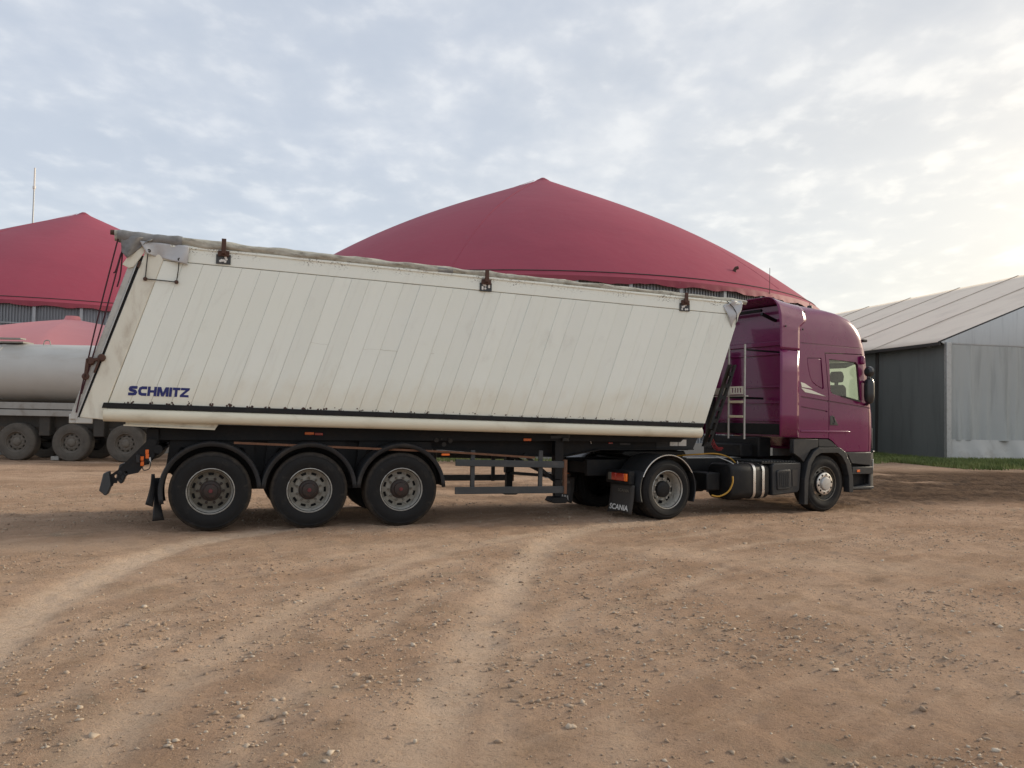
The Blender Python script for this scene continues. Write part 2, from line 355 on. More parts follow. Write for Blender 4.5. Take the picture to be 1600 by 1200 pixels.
def textmesh(body, size, xs=1, bold=.0, extr=.002, shear=0, space=1.0):
    cu = bpy.data.curves.new('t', 'FONT'); cu.body = body; cu.size = size; cu.offset = bold; cu.extrude = extr; cu.shear = shear; cu.space_character = space
    o = bpy.data.objects.new('t', cu); col.objects.link(o)
    dg = bpy.context.evaluated_depsgraph_get(); dg.update()
    me = bpy.data.meshes.new_from_object(o.evaluated_get(dg)); bpy.data.objects.remove(o)
    xsv = [v.co.x for v in me.vertices]; ysv = [v.co.y for v in me.vertices]
    return me, min(xsv), max(xsv), min(ysv), max(ysv)
def lettering(name, body, corners, parent, m_, bold=.02, off=(0, -.004, 0)):
    # fit the text into the quadrilateral bl, br, tr, tl (3D points)
    me, x0, x1, y0, y1 = textmesh(body, 1, bold=bold, extr=.0)
    bl, br, tr, tl = [Vector(p) for p in corners]; o_ = Vector(off)
    for v in me.vertices:
        u, w = (v.co.x-x0)/(x1-x0), (v.co.y-y0)/(y1-y0)
        v.co = (bl*(1-u)+br*u)*(1-w)+(tl*(1-u)+tr*u)*w+o_
    return link(name, me, m_, parent, smooth=False)

# ------------------------------------------------------------------ numpy noise
def vnoise(x, y, seed):
    xi = np.floor(x).astype(np.int64); yi = np.floor(y).astype(np.int64); fx = x-xi; fy = y-yi
    def h(a, b):
        n = (a*374761393+b*668265263+seed*1442695041) & 0xffffffff
        n = ((n ^ (n >> 13))*1274126177) & 0xffffffff
        return ((n ^ (n >> 16)) & 0xffff)/65535.0
    sx = fx*fx*(3-2*fx); sy = fy*fy*(3-2*fy)
    return (h(xi, yi)*(1-sx)+h(xi+1, yi)*sx)*(1-sy)+(h(xi, yi+1)*(1-sx)+h(xi+1, yi+1)*sx)*sy
def fbm(x, y, seed, oct=4):
    t = 0; a = .5; s_ = 0
    for i in range(oct): t = t+a*vnoise(x*2**i, y*2**i, seed+i); s_ += a; a *= .5
    return t/s_
def sstep(a, b, x): t = np.clip((x-a)/(b-a), 0, 1); return t*t*(3-2*t)
def polydist(x, y, pts):
    best = np.full(x.shape, 1e9)
    for (ax, ay), (bx, by) in zip(pts[:-1], pts[1:]):
        dx, dy = bx-ax, by-ay; t = np.clip(((x-ax)*dx+(y-ay)*dy)/(dx*dx+dy*dy), 0, 1)
        best = np.minimum(best, np.hypot(x-ax-t*dx, y-ay-t*dy))
    return best
def smooth_line(pts, n=24):
    P = np.array(pts, float); out = []
    for i in range(len(P)-1):
        p0, p1, p2, p3 = P[max(i-1, 0)], P[i], P[i+1], P[min(i+2, len(P)-1)]
        for t in np.linspace(0, 1, 6, endpoint=False):
            out.append(.5*((2*p1)+(-p0+p2)*t+(2*p0-5*p1+4*p2-p3)*t*t+(-p0+3*p1-3*p2+p3)*t**3))
    out.append(P[-1]); return [tuple(q) for q in out]

# ------------------------------------------------------------------ ground
TRACK_A = smooth_line([(-2.6, 3.0), (-3.3, 5.0), (-3.6, 5.9), (-3.85, 7.0), (-4.0, 8.2), (-4.0, 9.5), (-3.75, 10.6), (-3.2, 11.6)])
TRACK_B = smooth_line([(-1.7, 2.6), (-1.92, 3.95), (-1.98, 5.63), (-1.7, 7.44), (-.98, 9.54), (.49, 11.73), (2.6, 13.3)])
TRACK_C = smooth_line([(-.5, 2.6), (-.42, 4.03), (-.17, 6.86), (.26, 9.69), (.9, 11.9), (2.4, 13.6)])
TRACK_D = smooth_line([(8.5, 8.2), (5.61, 9.09), (3.36, 9.62), (1.62, 10.32), (-.77, 10.52), (-4, 9.9), (-9, 9.2)])
RUTS = [smooth_line([(3, 17.0+i*1.15), (8, 18.6+i*1.25), (14, 20.6+i*1.4), (24, 24.2+i*1.5), (40, 29+i*1.6)]) for i in range(6)]
def ground_fields(x, y):
    wob = .35*(fbm(x*.9, y*.9, 5)-.5)
    light = 1.0*np.exp(-(polydist(x+wob*.4, y, TRACK_A)/.24)**4)*(.80+.5*fbm(x*2, y*2, 8))
    for tr, w, a in ((TRACK_B, .17, .55), (TRACK_C, .22, .72), (TRACK_D, .5, .28)):
        light = np.maximum(light, a*np.exp(-(polydist(x+wob*.5, y+wob*.5, tr)/w)**3)*(.5+fbm(x*1.2, y*1.2, 9)))
    for i in range(9):   # fainter passes parallel to the main ones
        tr = [(px+(-2.4+i*.62), py-.2*i) for px, py in TRACK_B]
        light = np.maximum(light, .42*np.exp(-(polydist(x+wob*.4, y, tr)/.11)**2)*sstep(.35, .65, fbm(x*.7+i, y*.7, 90+i)))
    mud = sstep(3.5, 7.5, x)*sstep(15.2, 17.5, y-(x-7)*.32)*sstep(29.5, 26, y-(x-10)*.30)
    mud = mud*sstep(.25, .60, fbm(x*.35+3, y*.9, 21)+.15)
    mud = np.maximum(mud, .55*sstep(.55, .72, fbm(x*.25, y*.8, 23))*sstep(14, 18, y)*sstep(40, 26, y))
    rut = np.zeros_like(x)
    for r_ in RUTS: rut = np.maximum(rut, np.exp(-((polydist(x, y+.4*(fbm(x*.4, y*.4, 31)-.5), r_))/.20)**2))
    return light, mud, rut
def ground_h(x, y):
    light, mud, rut = ground_fields(x, y)
    far = sstep(60, 20, np.hypot(x, y))
    h = (fbm(x*.5, y*.5, 1, 3)-.5)*.05*far+(fbm(x*3, y*3, 2, 4)-.5)*.042*far+(fbm(x*9, y*9, 3, 3)-.5)*.034*far
    h = h-.018*light+mud*((fbm(x*2.2, y*4, 41, 5)-.5)*.15+(fbm(x*7, y*9, 43, 3)-.5)*.05-.05*rut)
    return h
def axis(lo, hi, step, out, grow=1.16):
    a = list(np.arange(lo, hi, step)); s_ = step; p = a[-1]
    while p < out: s_ *= grow; p += s_; a.append(p)
    s_ = step; p = lo; b = []
    while p > -out: s_ *= grow; p -= s_; b.append(p)
    return np.array(b[::-1]+a)
gx = axis(-9, 18, .055, 1500); gy = axis(2.6, 25, .055, 1500)
X, Y = np.meshgrid(gx, gy, indexing='ij'); Z = ground_h(X, Y)
nx, ny = X.shape
V = np.stack([X, Y, Z], -1).reshape(-1, 3)
idx = np.arange(nx*ny).reshape(nx, ny)
F = np.stack([idx[:-1, :-1], idx[1:, :-1], idx[1:, 1:], idx[:-1, 1:]], -1).reshape(-1, 4)
me = bpy.data.meshes.new('ground'); me.vertices.add(len(V)); me.vertices.foreach_set('co', V.ravel())
me.loops.add(F.size); me.loops.foreach_set('vertex_index', F.ravel().astype(np.int32))
me.polygons.add(len(F)); me.polygons.foreach_set('loop_start', np.arange(0, F.size, 4, dtype=np.int32)); me.polygons.foreach_set('loop_total', np.full(len(F), 4, np.int32))
me.update(); me.validate()
light, mud, rut = ground_fields(X, Y)
ca = me.color_attributes.new('soil', 'FLOAT_COLOR', 'POINT')
ca.data.foreach_set('color', np.stack([light, mud, rut*mud, np.ones_like(light)], -1).reshape(-1).astype(np.float32))
me.polygons.foreach_set('use_smooth', [True]*len(me.polygons))
def ground_mat():
    mt = bpy.data.materials.new('dusty_gravel_yard'); mt.use_nodes = True; t = NT(mt.node_tree); t.n.clear()
    v = t.add('ShaderNodeTexCoord').outputs['Object']
    bs = t.add('ShaderNodeBsdfPrincipled'); o = t.add('ShaderNodeOutputMaterial'); t.l.new(bs.outputs[0], o.inputs[0])
    at = t.add('ShaderNodeVertexColor', layer_name='soil'); sp = t.add('ShaderNodeSeparateColor', ins={0: at.outputs[0]})
    nb = t.noise(v, .42, 5, .55, .4); nm = t.noise(v, 1.9, 6, .6, .3); nf = t.noise(v, 11, 6, .65); ng = t.noise(v, 42, 6, .75); nh = t.noise(v, 120, 4, .7)
    rv = t.n.new('ShaderNodeVectorRotate'); rv.rotation_type = 'Z_AXIS'; rv.inputs['Angle'].default_value = rad(-40); t.l.new(v, rv.inputs[0])
    st = t.noise(t.scale(rv.outputs[0], (.55, 4.2, 1)), 1.0, 5, .6, .5)
    c = t.mix(t.ramp(nb, .36, .64), (.39, .256, .172), (.515, .355, .248))
    c = t.mix(t.math('MULTIPLY', t.ramp(nm, .46, .70), .70), c, (.33, .222, .145))
    c = t.mix(t.math('MULTIPLY', t.ramp(st, .45, .72), .55), c, (.56, .40, .285))
    c = t.mix(t.math('MULTIPLY', t.ramp(t.noise(v, .8, 5, .6, .8), .60, .72), .60), c, (.285, .238, .172))   # greyish crushed stone
    c = t.mix(t.math('MULTIPLY', sp.outputs[0], t.math('MULTIPLY_ADD', t.ramp(t.math('ADD', t.math('MULTIPLY', nf, .6), t.math('MULTIPLY', ng, .4)), .34, .58), .66, .28)), c, (.70, .53, .39))
    c = t.mix(t.math('MULTIPLY', t.ramp(nf, .50, .76), .42), c, (.25, .168, .11))
    c = t.mix(t.math('MULTIPLY', t.ramp(ng, .55, .68), .60), c, (.125, .086, .058))
    c = t.mix(t.math('MULTIPLY', t.ramp(nh, .56, .68), .50), c, (.60, .48, .36))
    mudc = t.mix(nm, (.060, .038, .027), (.135, .092, .062))
    c = t.mix(t.math('MULTIPLY', sp.outputs[1], t.math('MULTIPLY_ADD', nf, .5, .62)), c, mudc)
    c = t.mix(t.math('MULTIPLY', sp.outputs[2], .55), c, (.048, .033, .025))
    t.l.new(c, bs.inputs['Base Color'])
    t.l.new(t.math('SUBTRACT', .95, t.math('MULTIPLY', sp.outputs[1], .22)), bs.inputs['Roughness']); bs.inputs['Specular IOR Level'].default_value = 0
    h = t.math('ADD', t.math('MULTIPLY', nf, 1.0), t.math('ADD', t.math('MULTIPLY', ng, .55), t.math('MULTIPLY', nh, .2)))
    b = t.add('ShaderNodeBump', ins={'Strength': 1.0, 'Distance': .045, 'Height': h}); t.l.new(b.outputs[0], bs.inputs['Normal'])
    return mt
me.materials.append(ground_mat()); g = bpy.data.objects.new('ground', me); col.objects.link(g); g['kind'] = 'structure'

# ---- gravel: tens of thousands of stones, one object
def stones(name, N, seed):
    r_ = np.random.default_rng(seed)
    ph = (1+5**.5)/2
    iv = np.array([(-1, ph, 0), (1, ph, 0), (-1, -ph, 0), (1, -ph, 0), (0, -1, ph), (0, 1, ph), (0, -1, -ph), (0, 1, -ph), (ph, 0, -1), (ph, 0, 1), (-ph, 0, -1), (-ph, 0, 1)])/1.902
    fi = np.array([(0, 11, 5), (0, 5, 1), (0, 1, 7), (0, 7, 10), (0, 10, 11), (1, 5, 9), (5, 11, 4), (11, 10, 2), (10, 7, 6), (7, 1, 8), (3, 9, 4), (3, 4, 2), (3, 2, 6), (3, 6, 8), (3, 8, 9), (4, 9, 5), (2, 4, 11), (6, 2, 10), (8, 6, 7), (9, 8, 1)])
    d_ = 3.2+13.8*r_.random(N)**1.25; x = (r_.random(N)*2-1)*(.70*d_+.6); y = d_
    cl = fbm(x*.8, y*.8, 77, 4); keep = r_.random(N) < sstep(.36, .62, cl)+.10
    x, y = x[keep], y[keep]; n = len(x)
    lt, md_, _ = ground_fields(x, y); k2 = r_.random(n) > lt*.75; x, y = x[k2], y[k2]; n = len(x)
    s_ = .0048*np.exp(r_.normal(0, .55, n)); s_ = np.where(r_.random(n) < .012, s_*1.9, s_); s_ = np.clip(s_, .003, .020)
    z = ground_h(x, y)+s_*.15
    sc_ = np.stack([s_*r_.uniform(.8, 1.5, n), s_*r_.uniform(.7, 1.2, n), s_*r_.uniform(.45, .85, n)], -1)
    A = r_.random(n)*6.283
    vv = iv[None]*(1+.34*r_.standard_normal((n, 12, 1)))*sc_[:, None]
    xr = vv[..., 0]*np.cos(A)[:, None]-vv[..., 1]*np.sin(A)[:, None]; yr = vv[..., 0]*np.sin(A)[:, None]+vv[..., 1]*np.cos(A)[:, None]
    VV = np.stack([xr+x[:, None], yr+y[:, None], vv[..., 2]+z[:, None]], -1).reshape(-1, 3)
    FF = (fi[None]+(np.arange(n)*12)[:, None, None]).reshape(-1, 3)
    me = bpy.data.meshes.new(name); me.vertices.add(len(VV)); me.vertices.foreach_set('co', VV.ravel())
    me.loops.add(FF.size); me.loops.foreach_set('vertex_index', FF.ravel().astype(np.int32))
    me.polygons.add(len(FF)); me.polygons.foreach_set('loop_start', np.arange(0, FF.size, 3, dtype=np.int32)); me.polygons.foreach_set('loop_total', np.full(len(FF), 3, np.int32))
    me.update()
    cc = np.repeat(r_.random(n), 12); a = me.color_attributes.new('tone', 'FLOAT_COLOR', 'POINT')
    a.data.foreach_set('color', np.stack([cc, cc, cc, np.ones_like(cc)], -1).reshape(-1).astype(np.float32))
    mt = bpy.data.materials.new('gravel_stone'); mt.use_nodes = True; t = NT(mt.node_tree); t.n.clear()
    bs = t.add('ShaderNodeBsdfPrincipled', ins={'Roughness': .9}); o = t.add('ShaderNodeOutputMaterial'); t.l.new(bs.outputs[0], o.inputs[0])
    at = t.add('ShaderNodeVertexColor', layer_name='tone'); v = t.add('ShaderNodeTexCoord').outputs['Object']
    rr = t.n.new('ShaderNodeValToRGB'); t.l.new(at.outputs[0], rr.inputs[0]); e = rr.color_ramp.elements
    e[0].color = (.26, .185, .125, 1); e[1].color = (.60, .51, .40, 1); e.new(.40).color = (.41, .29, .20, 1); e.new(.78).color = (.48, .375, .275, 1)
    t.l.new(t.mix(t.math('MULTIPLY', t.noise(v, 40, 4), .5), rr.outputs[0], (.24, .18, .12)), bs.inputs['Base Color'])
    me.materials.append(mt); o = bpy.data.objects.new(name, me); col.objects.link(o); return o
gr = stones('gravel', 80000, 3); gr['kind'] = 'stuff'; gr['label'] = 'loose tan and grey gravel scattered over the dusty yard'; gr['category'] = 'gravel'

# ------------------------------------------------------------------ biogas domes
def dome(name, label, x, y, R, zw, zp, mem, hem, npan, group, small=False, bulge=.185, vent=False, gores=24):
    t = thing(name, label, 'tank' if small else 'dome', (x, y, 0), 0, group)
    # corrugated wall panels and their posts
    if not small:
        da = 2*math.pi/npan; nr = 15
        pm = MB()
        def pf(u, v):
            a = (u-.5)*da*.985; k = (u*nr) % 1; rr = R+.03*(1 if .18 < k < .62 else -1)
            return (rr*math.cos(a), rr*math.sin(a), .7+v*(zw-.7))
        us = []
        for i in range(nr): us += [i/nr+q/nr for q in (.0, .12, .2, .6, .68)]
        us.append(1)
        b = []
        for u in us:
            for v in (0, 1): b.append(pf(u, v))
        pm.add(b, [(2*i, 2*i+2, 2*i+3, 2*i+1) for i in range(len(us)-1)])
        pmesh = pm.mesh('wall_panel'); pmesh.materials.append(M['galv'])
        sm = MB().box(R+.02, R+.20, -.07, .07, 0, zw+.05); smesh = sm.mesh('wall_post'); smesh.materials.append(M['galvpost'])
        toward = math.atan2(-y, -x)
        for k in range(npan):
            a = k*da
            dd = abs((a-toward+math.pi) % (2*math.pi)-math.pi)
            if dd > 1.75: continue          # the far side of the wall cannot be seen from the yard
            o = bpy.data.objects.new('wall_panel', pmesh); col.objects.link(o); o.parent = t; o.rotation_euler = (0, 0, a)
            o = bpy.data.objects.new('wall_post', smesh); col.objects.link(o); o.parent = t; o.rotation_euler = (0, 0, a+da/2)
        MB().lathe([(R-.12, 0), (R-.12, zw)], 96, 'z').build('inner_shell', 'concrete', t)
        MB().lathe([(R+.1, 0), (R+.1, .7), (R-.1, .72)], 96, 'z').build('plinth', 'concrete', t)
        for zz in (zw-1.05, zw-2.4):
            pts = [(math.cos(a)*(R+.25), math.sin(a)*(R+.25), zz) for a in np.linspace(0, 2*math.pi, 121)]
            MB().tube(pts, .035, 6, False).build('wall_rail', 'galvpost', t)
    else:
        MB().lathe([(R, 0), (R, zw), (R-.2, zw)], 48, 'z').build('wall', 'concrete', t)
    prof = lambda u: zw+.12+(zp-zw-.12)*((1-u)+bulge*u*(1-u)*(1+2*u))
    mb = MB(); nu, na = 40, 240
    def sag(a, u):    # faint ridges where the gores are welded together
        k = (a/(2*math.pi)*gores) % 1
        return -.0*math.sin(math.pi*k)*math.sin(math.pi*min(1, u*1.05)) if not small else -.14*math.sin(math.pi*k)*u
    def mf(iu, ia):
        u = iu; a = ia*2*math.pi; r = u*(R+.18)
        return (r*math.cos(a)+(0 if small else .22*(1-u)**2), r*math.sin(a), prof(u)+sag(a, u))
    mb.grid(mf, nu, na)
    roof = mb.build('roof_membrane', mem, t, ang=70)
    # loose hem hanging in scallops over the wall head
    hb = MB()
    def hf(u, v):
        a = u*2*math.pi; w = .5*math.sin(a*npan*1.0)+.3*math.sin(a*31+1)+.3*math.sin(a*57+2)+.2*math.sin(a*123)
        r = R+.18+.05*v+.06*v*(.5+.5*math.sin(a*npan*3.1)+.3*math.sin(a*211))
        return (r*math.cos(a), r*math.sin(a), zw+.12-v*(.24+.065*w))
    hb.grid(hf, 400, 4).build('membrane_hem', hem, t, ang=70)
    pts = [(math.cos(a)*.985*(R+.18), math.sin(a)*.985*(R+.18), prof(.985)+.02) for a in np.linspace(0, 2*math.pi, 161)]
    MB().tube(pts, .02, 6, False).build('tension_rope', 'seamdark', t)
    if not small:
        for k in range(1, gores, 4):
            a = 2*math.pi*k/gores
            pts = [(u*(R+.18)*math.cos(a), u*(R+.18)*math.sin(a), prof(u)+.004) for u in np.linspace(.02, .97, 24)]
            MB().tube(pts, .010, 5).build('weld_seam', 'weld', roof)
        MB().lathe([(0, .05), (.12, .03), (.30, -.08), (.50, -.22)], 24, 'z', (.2, 0, zp)).build('apex_cap', hem, t)
    else:
        MB().lathe([(0, .12), (.25, .1), (.32, -.06)], 16, 'z', (0, 0, zp)).build('apex_cap', hem, t)
    if vent:
        for (az, u, h, r) in ((-54, .93, .16, .075),):
            a = rad(az); q = Vector((u*R*math.cos(a), u*R*math.sin(a), prof(u)))
            MB().tube([q, q+Vector((0, 0, h)), q+Vector((.06, 0, h+.10)), q+Vector((.16, 0, h+.12))], r, 12).build('vent_pipe', 'rustdark', t)
        a = rad(-51); q = Vector(((R+.2)*math.cos(a), (R+.2)*math.sin(a), zw))
        MB().tube([q+Vector((0, 0, -.6)), q+Vector((0, 0, 1.15))], .012, 6).build('lightning_rod', 'seamdark', t)
    return t
dome('gas_dome', 'large red peaked gas dome on corrugated grey wall behind the tipper trailer', 1.30, 46, 14.70, 6.87, 14.95, 'red', 'hem', 44, 'big red gas domes', vent=True)
dome('gas_dome', 'red peaked gas dome at the far left behind the silver tanker', -29.6, 56, 14.75, 6.87, 14.85, 'red', 'hem', 44, 'big red gas domes')
dome('gas_tank', 'small faded pink conical tank cover just above the silver tanker', -17.6, 33.0, 5.6, 3.35, 5.15, 'pink', 'pink', 12, None, small=True, bulge=.35, gores=10)

# antenna mast
t = thing('antenna_mast', 'thin pale antenna mast rising behind the left red dome', 'mast', (-44.0, 75, 0))
MB().tube([(0, 0, 0), (0, 0, 14), (0, 0, 21.3)], [.12, .085, .06], 10).build('pole', 'galvpost', t)
MB().tube([(0, 0, 21.3), (0, 0, 23.4)], .075, 10).build('antenna', 'whitepaint', t)
MB().lathe([(0, -.12), (.13, -.12), (.13, .12), (0, .12)], 12, 'z', (0, 0, 21.6)).build('collar', 'whitepaint', t)

# ------------------------------------------------------------------ storage tent
TA = math.atan2(.19, 1)                     # long axis leans left of +Y
tent = thing('storage_tent', 'long pale roofed storage tent with grey fabric walls at right', 'tent', (19.53, 37.37, 0), TA)
# local: x across the gable, y along the length, z up
BAY, NB, EZ, RZ, HW = 4.9, 7, 5.30, 10.55, 12.75
for k in range(NB):
    for sgn in (0, 1):
        def rf(u, v, k=k, sgn=sgn):
            x = v*HW if sgn == 0 else 2*HW-v*HW
            z = EZ+(RZ-EZ)*v - .05*math.sin(math.pi*u)*(math.sin(math.pi*min(1, v*1.3+.05))**.5 if v < .95 else .2)
            x -= 0 if sgn == 0 and v > 0 else 0
            return (x-(.25 if sgn == 0 else -.25)*(1-v), .05+(k+u)*BAY, z+.06)
        MB().grid(rf, 10, 16).build('roof_sheet', 'pvcroof', tent, solid=.02, ang=60)
for k in range(NB+1):
    y = .05+k*BAY
    MB().bar((-.28, y, EZ+.06), (HW, y, RZ+.09), .05, .05).bar((HW, y, RZ+.09), (2*HW+.28, y, EZ+.06), .05, .05).build('roof_beam', 'seamdark' if k == 0 else 'roofbeam', tent)
    if k: MB().box(-.02, .12, y-.10, y+.10, 0, EZ).build('side_post', 'seamdark', tent)
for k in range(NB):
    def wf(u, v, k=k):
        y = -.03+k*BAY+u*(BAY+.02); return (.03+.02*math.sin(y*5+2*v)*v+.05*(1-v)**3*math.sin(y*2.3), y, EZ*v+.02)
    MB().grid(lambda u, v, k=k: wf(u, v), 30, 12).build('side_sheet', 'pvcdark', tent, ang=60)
MB().box(-.16, 2*HW+.16, .9, 1.0, EZ-.12, EZ-.02).build('tie_beam', 'galvpost', tent)
MB().box(-.30, -.20, 0, NB*BAY+.1, EZ-.10, EZ+.04).build('eave_trim', 'seamdark', tent)
# gable: lower net, white sheet above, pale corner post
rr_ = random.Random(4); ph_ = [rr_.uniform(0, 6) for _ in range(6)]
for i in range(5):
    x0, x1 = .12+i*5.05, .12+(i+1)*5.05+.02
    def nf(u, v, x0=x0, x1=x1):
        x = x0+(x1-x0)*u
        fold = .06*math.sin(x*3.1+ph_[0])+.04*math.sin(x*7.7+ph_[1]+v)+.025*math.sin(x*13+ph_[2]-v*2)
        return (x, -.03+fold*(.25+.75*(1-v)), .93+v*(EZ-.98))
    MB().grid(nf, 60, 14).build('gable_net', 'net', tent, ang=70)
    def sk(u, v, x0=x0, x1=x1):
        x = x0+(x1-x0)*u; fold = .10*math.sin(x*2.3+ph_[3])+.06*math.sin(x*5.9+ph_[4]+2*v)
        return (x, -.06-.22*(1-v)+fold*(1-v*.6), .03+v*.94)
    MB().grid(sk, 50, 6).build('gable_skirt', 'skirt', tent, ang=70)
for yy in (0, NB*BAY):
    MB().add([(.02, yy, EZ-.06), (2*HW-.02, yy, EZ-.06), (2*HW+.2, yy, EZ+.06), (HW, yy, RZ+.07), (-.2, yy, EZ+.06)], [(0, 1, 2, 3, 4)]).build('gable_sheet', 'pvcwhite', tent, solid=.02)
MB().box(.02, 2*HW-.02, NB*BAY-.04, NB*BAY-.01, 0, EZ).build('rear_sheet', 'net', tent)
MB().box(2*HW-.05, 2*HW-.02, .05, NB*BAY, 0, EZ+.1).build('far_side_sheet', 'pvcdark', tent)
for x in (.10, 2*HW-.10): MB().box(x-.12, x+.12, -.16, .02, 0, EZ+.05).build('corner_post', 'alu', tent, .01)
for x in (5.35, 10.4, 15.45, 20.5): MB().box(x-.06, x+.06, .04, .16, 0, EZ+1.0).build('gable_post', 'seamdark', tent)

# ------------------------------------------------------------------ grass in front of the tent and along the dome wall
def grass(N):
    r_ = np.random.default_rng(5)
    a = np.array([math.cos(TA), math.sin(TA)]); b = np.array([-math.sin(TA), math.cos(TA)]); c0 = np.array([19.53, 37.37])
    n1 = int(N*.8)
    u = r_.random(n1)*34-4; v = -6.4*r_.random(n1)**.9-.05
    P = c0+u[:, None]*a+v[:, None]*b
    u2 = -.2-2.2*r_.random(N-n1)**1.5; v2 = r_.random(N-n1)*30
    P = np.concatenate([P, c0+u2[:, None]*a+v2[:, None]*b])
    n3 = 9000; th = r_.uniform(rad(-150), rad(-20), n3); rr = 15.5+2.6*r_.random(n3)
    P = np.concatenate([P, np.stack([1.85+rr*np.cos(th), 46+rr*np.sin(th)], -1)])
    x, y = P[:, 0], P[:, 1]
    edge = -(y-37.37-(x-19.53)*.19)/6.4
    keep = r_.random(len(x)) < np.clip(1.45-edge*1.15+(fbm(x*.7, y*.7, 61)-.5)*1.6, .0, 1)
    x, y = x[keep], y[keep]; n = len(x)
    h = r_.uniform(.06, .24, n)*(.55+.9*fbm(x*.5, y*.5, 62)); w = r_.uniform(.012, .03, n); A = r_.random(n)*6.283
    z = ground_h(x, y); lean = r_.normal(0, .35, (n, 2))*h[:, None]
    p0 = np.stack([x-np.cos(A)*w, y-np.sin(A)*w, z-.01], -1); p1 = np.stack([x+np.cos(A)*w, y+np.sin(A)*w, z-.01], -1)
    p2 = np.stack([x+lean[:, 0], y+lean[:, 1], z+h], -1)
    VV = np.stack([p0, p1, p2], 1).reshape(-1, 3); FF = np.arange(n*3).reshape(-1, 3)
    me = bpy.data.meshes.new('grass'); me.vertices.add(len(VV)); me.vertices.foreach_set('co', VV.ravel())
    me.loops.add(FF.size); me.loops.foreach_set('vertex_index', FF.ravel().astype(np.int32))
    me.polygons.add(len(FF)); me.polygons.foreach_set('loop_start', np.arange(0, FF.size, 3, dtype=np.int32)); me.polygons.foreach_set('loop_total', np.full(len(FF), 3, np.int32)); me.update()
    mt = bpy.data.materials.new('rough_grass'); mt.use_nodes = True; t = NT(mt.node_tree); t.n.clear()
    bs = t.add('ShaderNodeBsdfPrincipled', ins={'Roughness': .8}); o = t.add('ShaderNodeOutputMaterial'); t.l.new(bs.outputs[0], o.inputs[0])
    v = t.add('ShaderNodeTexCoord').outputs['Object']
    c = t.mix(t.ramp(t.noise(v, .9, 4), .35, .65), (.085, .125, .030), (.20, .235, .07)); c = t.mix(t.math('MULTIPLY', t.ramp(t.noise(v, 5, 4), .5, .75), .5), c, (.27, .24, .11))
    t.l.new(c, bs.inputs['Base Color']); me.materials.append(mt)
    o = bpy.data.objects.new('grass', me); col.objects.link(o); o['kind'] = 'stuff'; o['label'] = 'short rough green grass strip along the foot of the tent'; o['category'] = 'grass'
grass(150000)

# ------------------------------------------------------------------ wheels
def tyre_mesh(R, W, rb, n=72):
    sw = .012
    prof = [(rb-.01, .03), (rb+.005, .012), (rb+.03, .002), (rb+(R-rb)*.35, -sw), (rb+(R-rb)*.55, -sw), (R-.075, -.002), (R-.055, .004), (R-.05, .002), (R-.035, .012), (R-.015, .022), (R-.004, .04)]
    g = []
    nr = 4
    for i in range(nr+1):
        a = .045+(W-.09)*i/(nr+1); b = .045+(W-.09)*(i+1)/(nr+1)
        g += [(R, a+.006), (R, b-.006)]
        if i < nr: g += [(R-.013, b-.004), (R-.013, b+.004)]
    prof += g+[(r, W-h) for r, h in prof[::-1]]
    me = MB().lathe(prof, n).mesh('tyre'); return me
TY = {}
def get_tyre(R, W, m_='tyre'):
    k = (R, W, m_)
    if k not in TY:
        me = tyre_mesh(R, W, .298); me.materials.append(M[m_]); me.polygons.foreach_set('use_smooth', [True]*len(me.polygons)); me.set_sharp_from_angle(angle=rad(40)); TY[k] = me
    return TY[k]
def rim_mesh(depth, m_, n=80, disc_r=.262, **kw):
    return MB().lathe([(.290, .05), (.298, .012), (.306, .002), (.314, .008), (.310, .022), (.297, .030), (.288, .055), (.278, .075), (.270, depth*.8), (disc_r+.006, depth)], n)
def disc_mesh(depth, holes=10, disc_r=.262, n=80, hr=(.246, .212), hub_r=.10):
    per = n//holes
    return MB().lathe([(disc_r+.006, depth), (hr[0], depth-.006), (hr[1], depth-.014), (.185, depth-.030), (.150, depth-.030), (hub_r, depth-.032)], n, skip=lambda k, j: j == 1 and (k % per) in range(per//4, per//4+per//2))
DISCS = {}
def get_disc(key, m_, depth, **kw):
    if key not in DISCS:
        me = disc_mesh(depth, **kw).mesh('wheel_disc'); me.materials.append(M[m_]); me.polygons.foreach_set('use_smooth', [True]*len(me.polygons)); me.set_sharp_from_angle(angle=rad(35)); DISCS[key] = me
    return DISCS[key]
RIMS = {}
def get_rim(key, depth, m_, **kw):
    if key not in RIMS:
        me = rim_mesh(depth, m_, **kw).mesh('rim'); me.materials.append(M[m_]); me.polygons.foreach_set('use_smooth', [True]*len(me.polygons)); me.set_sharp_from_angle(angle=rad(35)); RIMS[key] = me
    return RIMS[key]
NUT = {}
def nut_mesh(depth, rn, length, m_):
    k = (depth, rn, m_)
    if k not in NUT:
        mb = MB()
        for i in range(10):
            a = 2*math.pi*i/10; cx, cz = .1675*math.cos(a), .1675*math.sin(a)
            mb.lathe([(0, -length), (rn*.7, -length), (rn, -length+.006), (rn, 0)], 6, o=(cx, depth-.016, cz))
        me = mb.mesh('wheel_nuts'); me.materials.append(M[m_]); NUT[k] = me
    return NUT[k]
def put(name, me, parent, rot=0):
    o = bpy.data.objects.new(name, me); col.objects.link(o); o.parent = parent; o.rotation_euler = (0, rot, 0); return o
HUBM = {}
def lathe_part(name, prof, m_, parent, n=28):
    k = (name, m_, tuple(prof))
    if k not in HUBM:
        me = MB().lathe(prof, n).mesh(name); me.materials.append(M[m_]); me.polygons.foreach_set('use_smooth', [True]*len(me.polygons)); me.set_sharp_from_angle(angle=rad(35)); HUBM[k] = me
    return put(name, HUBM[k], parent)
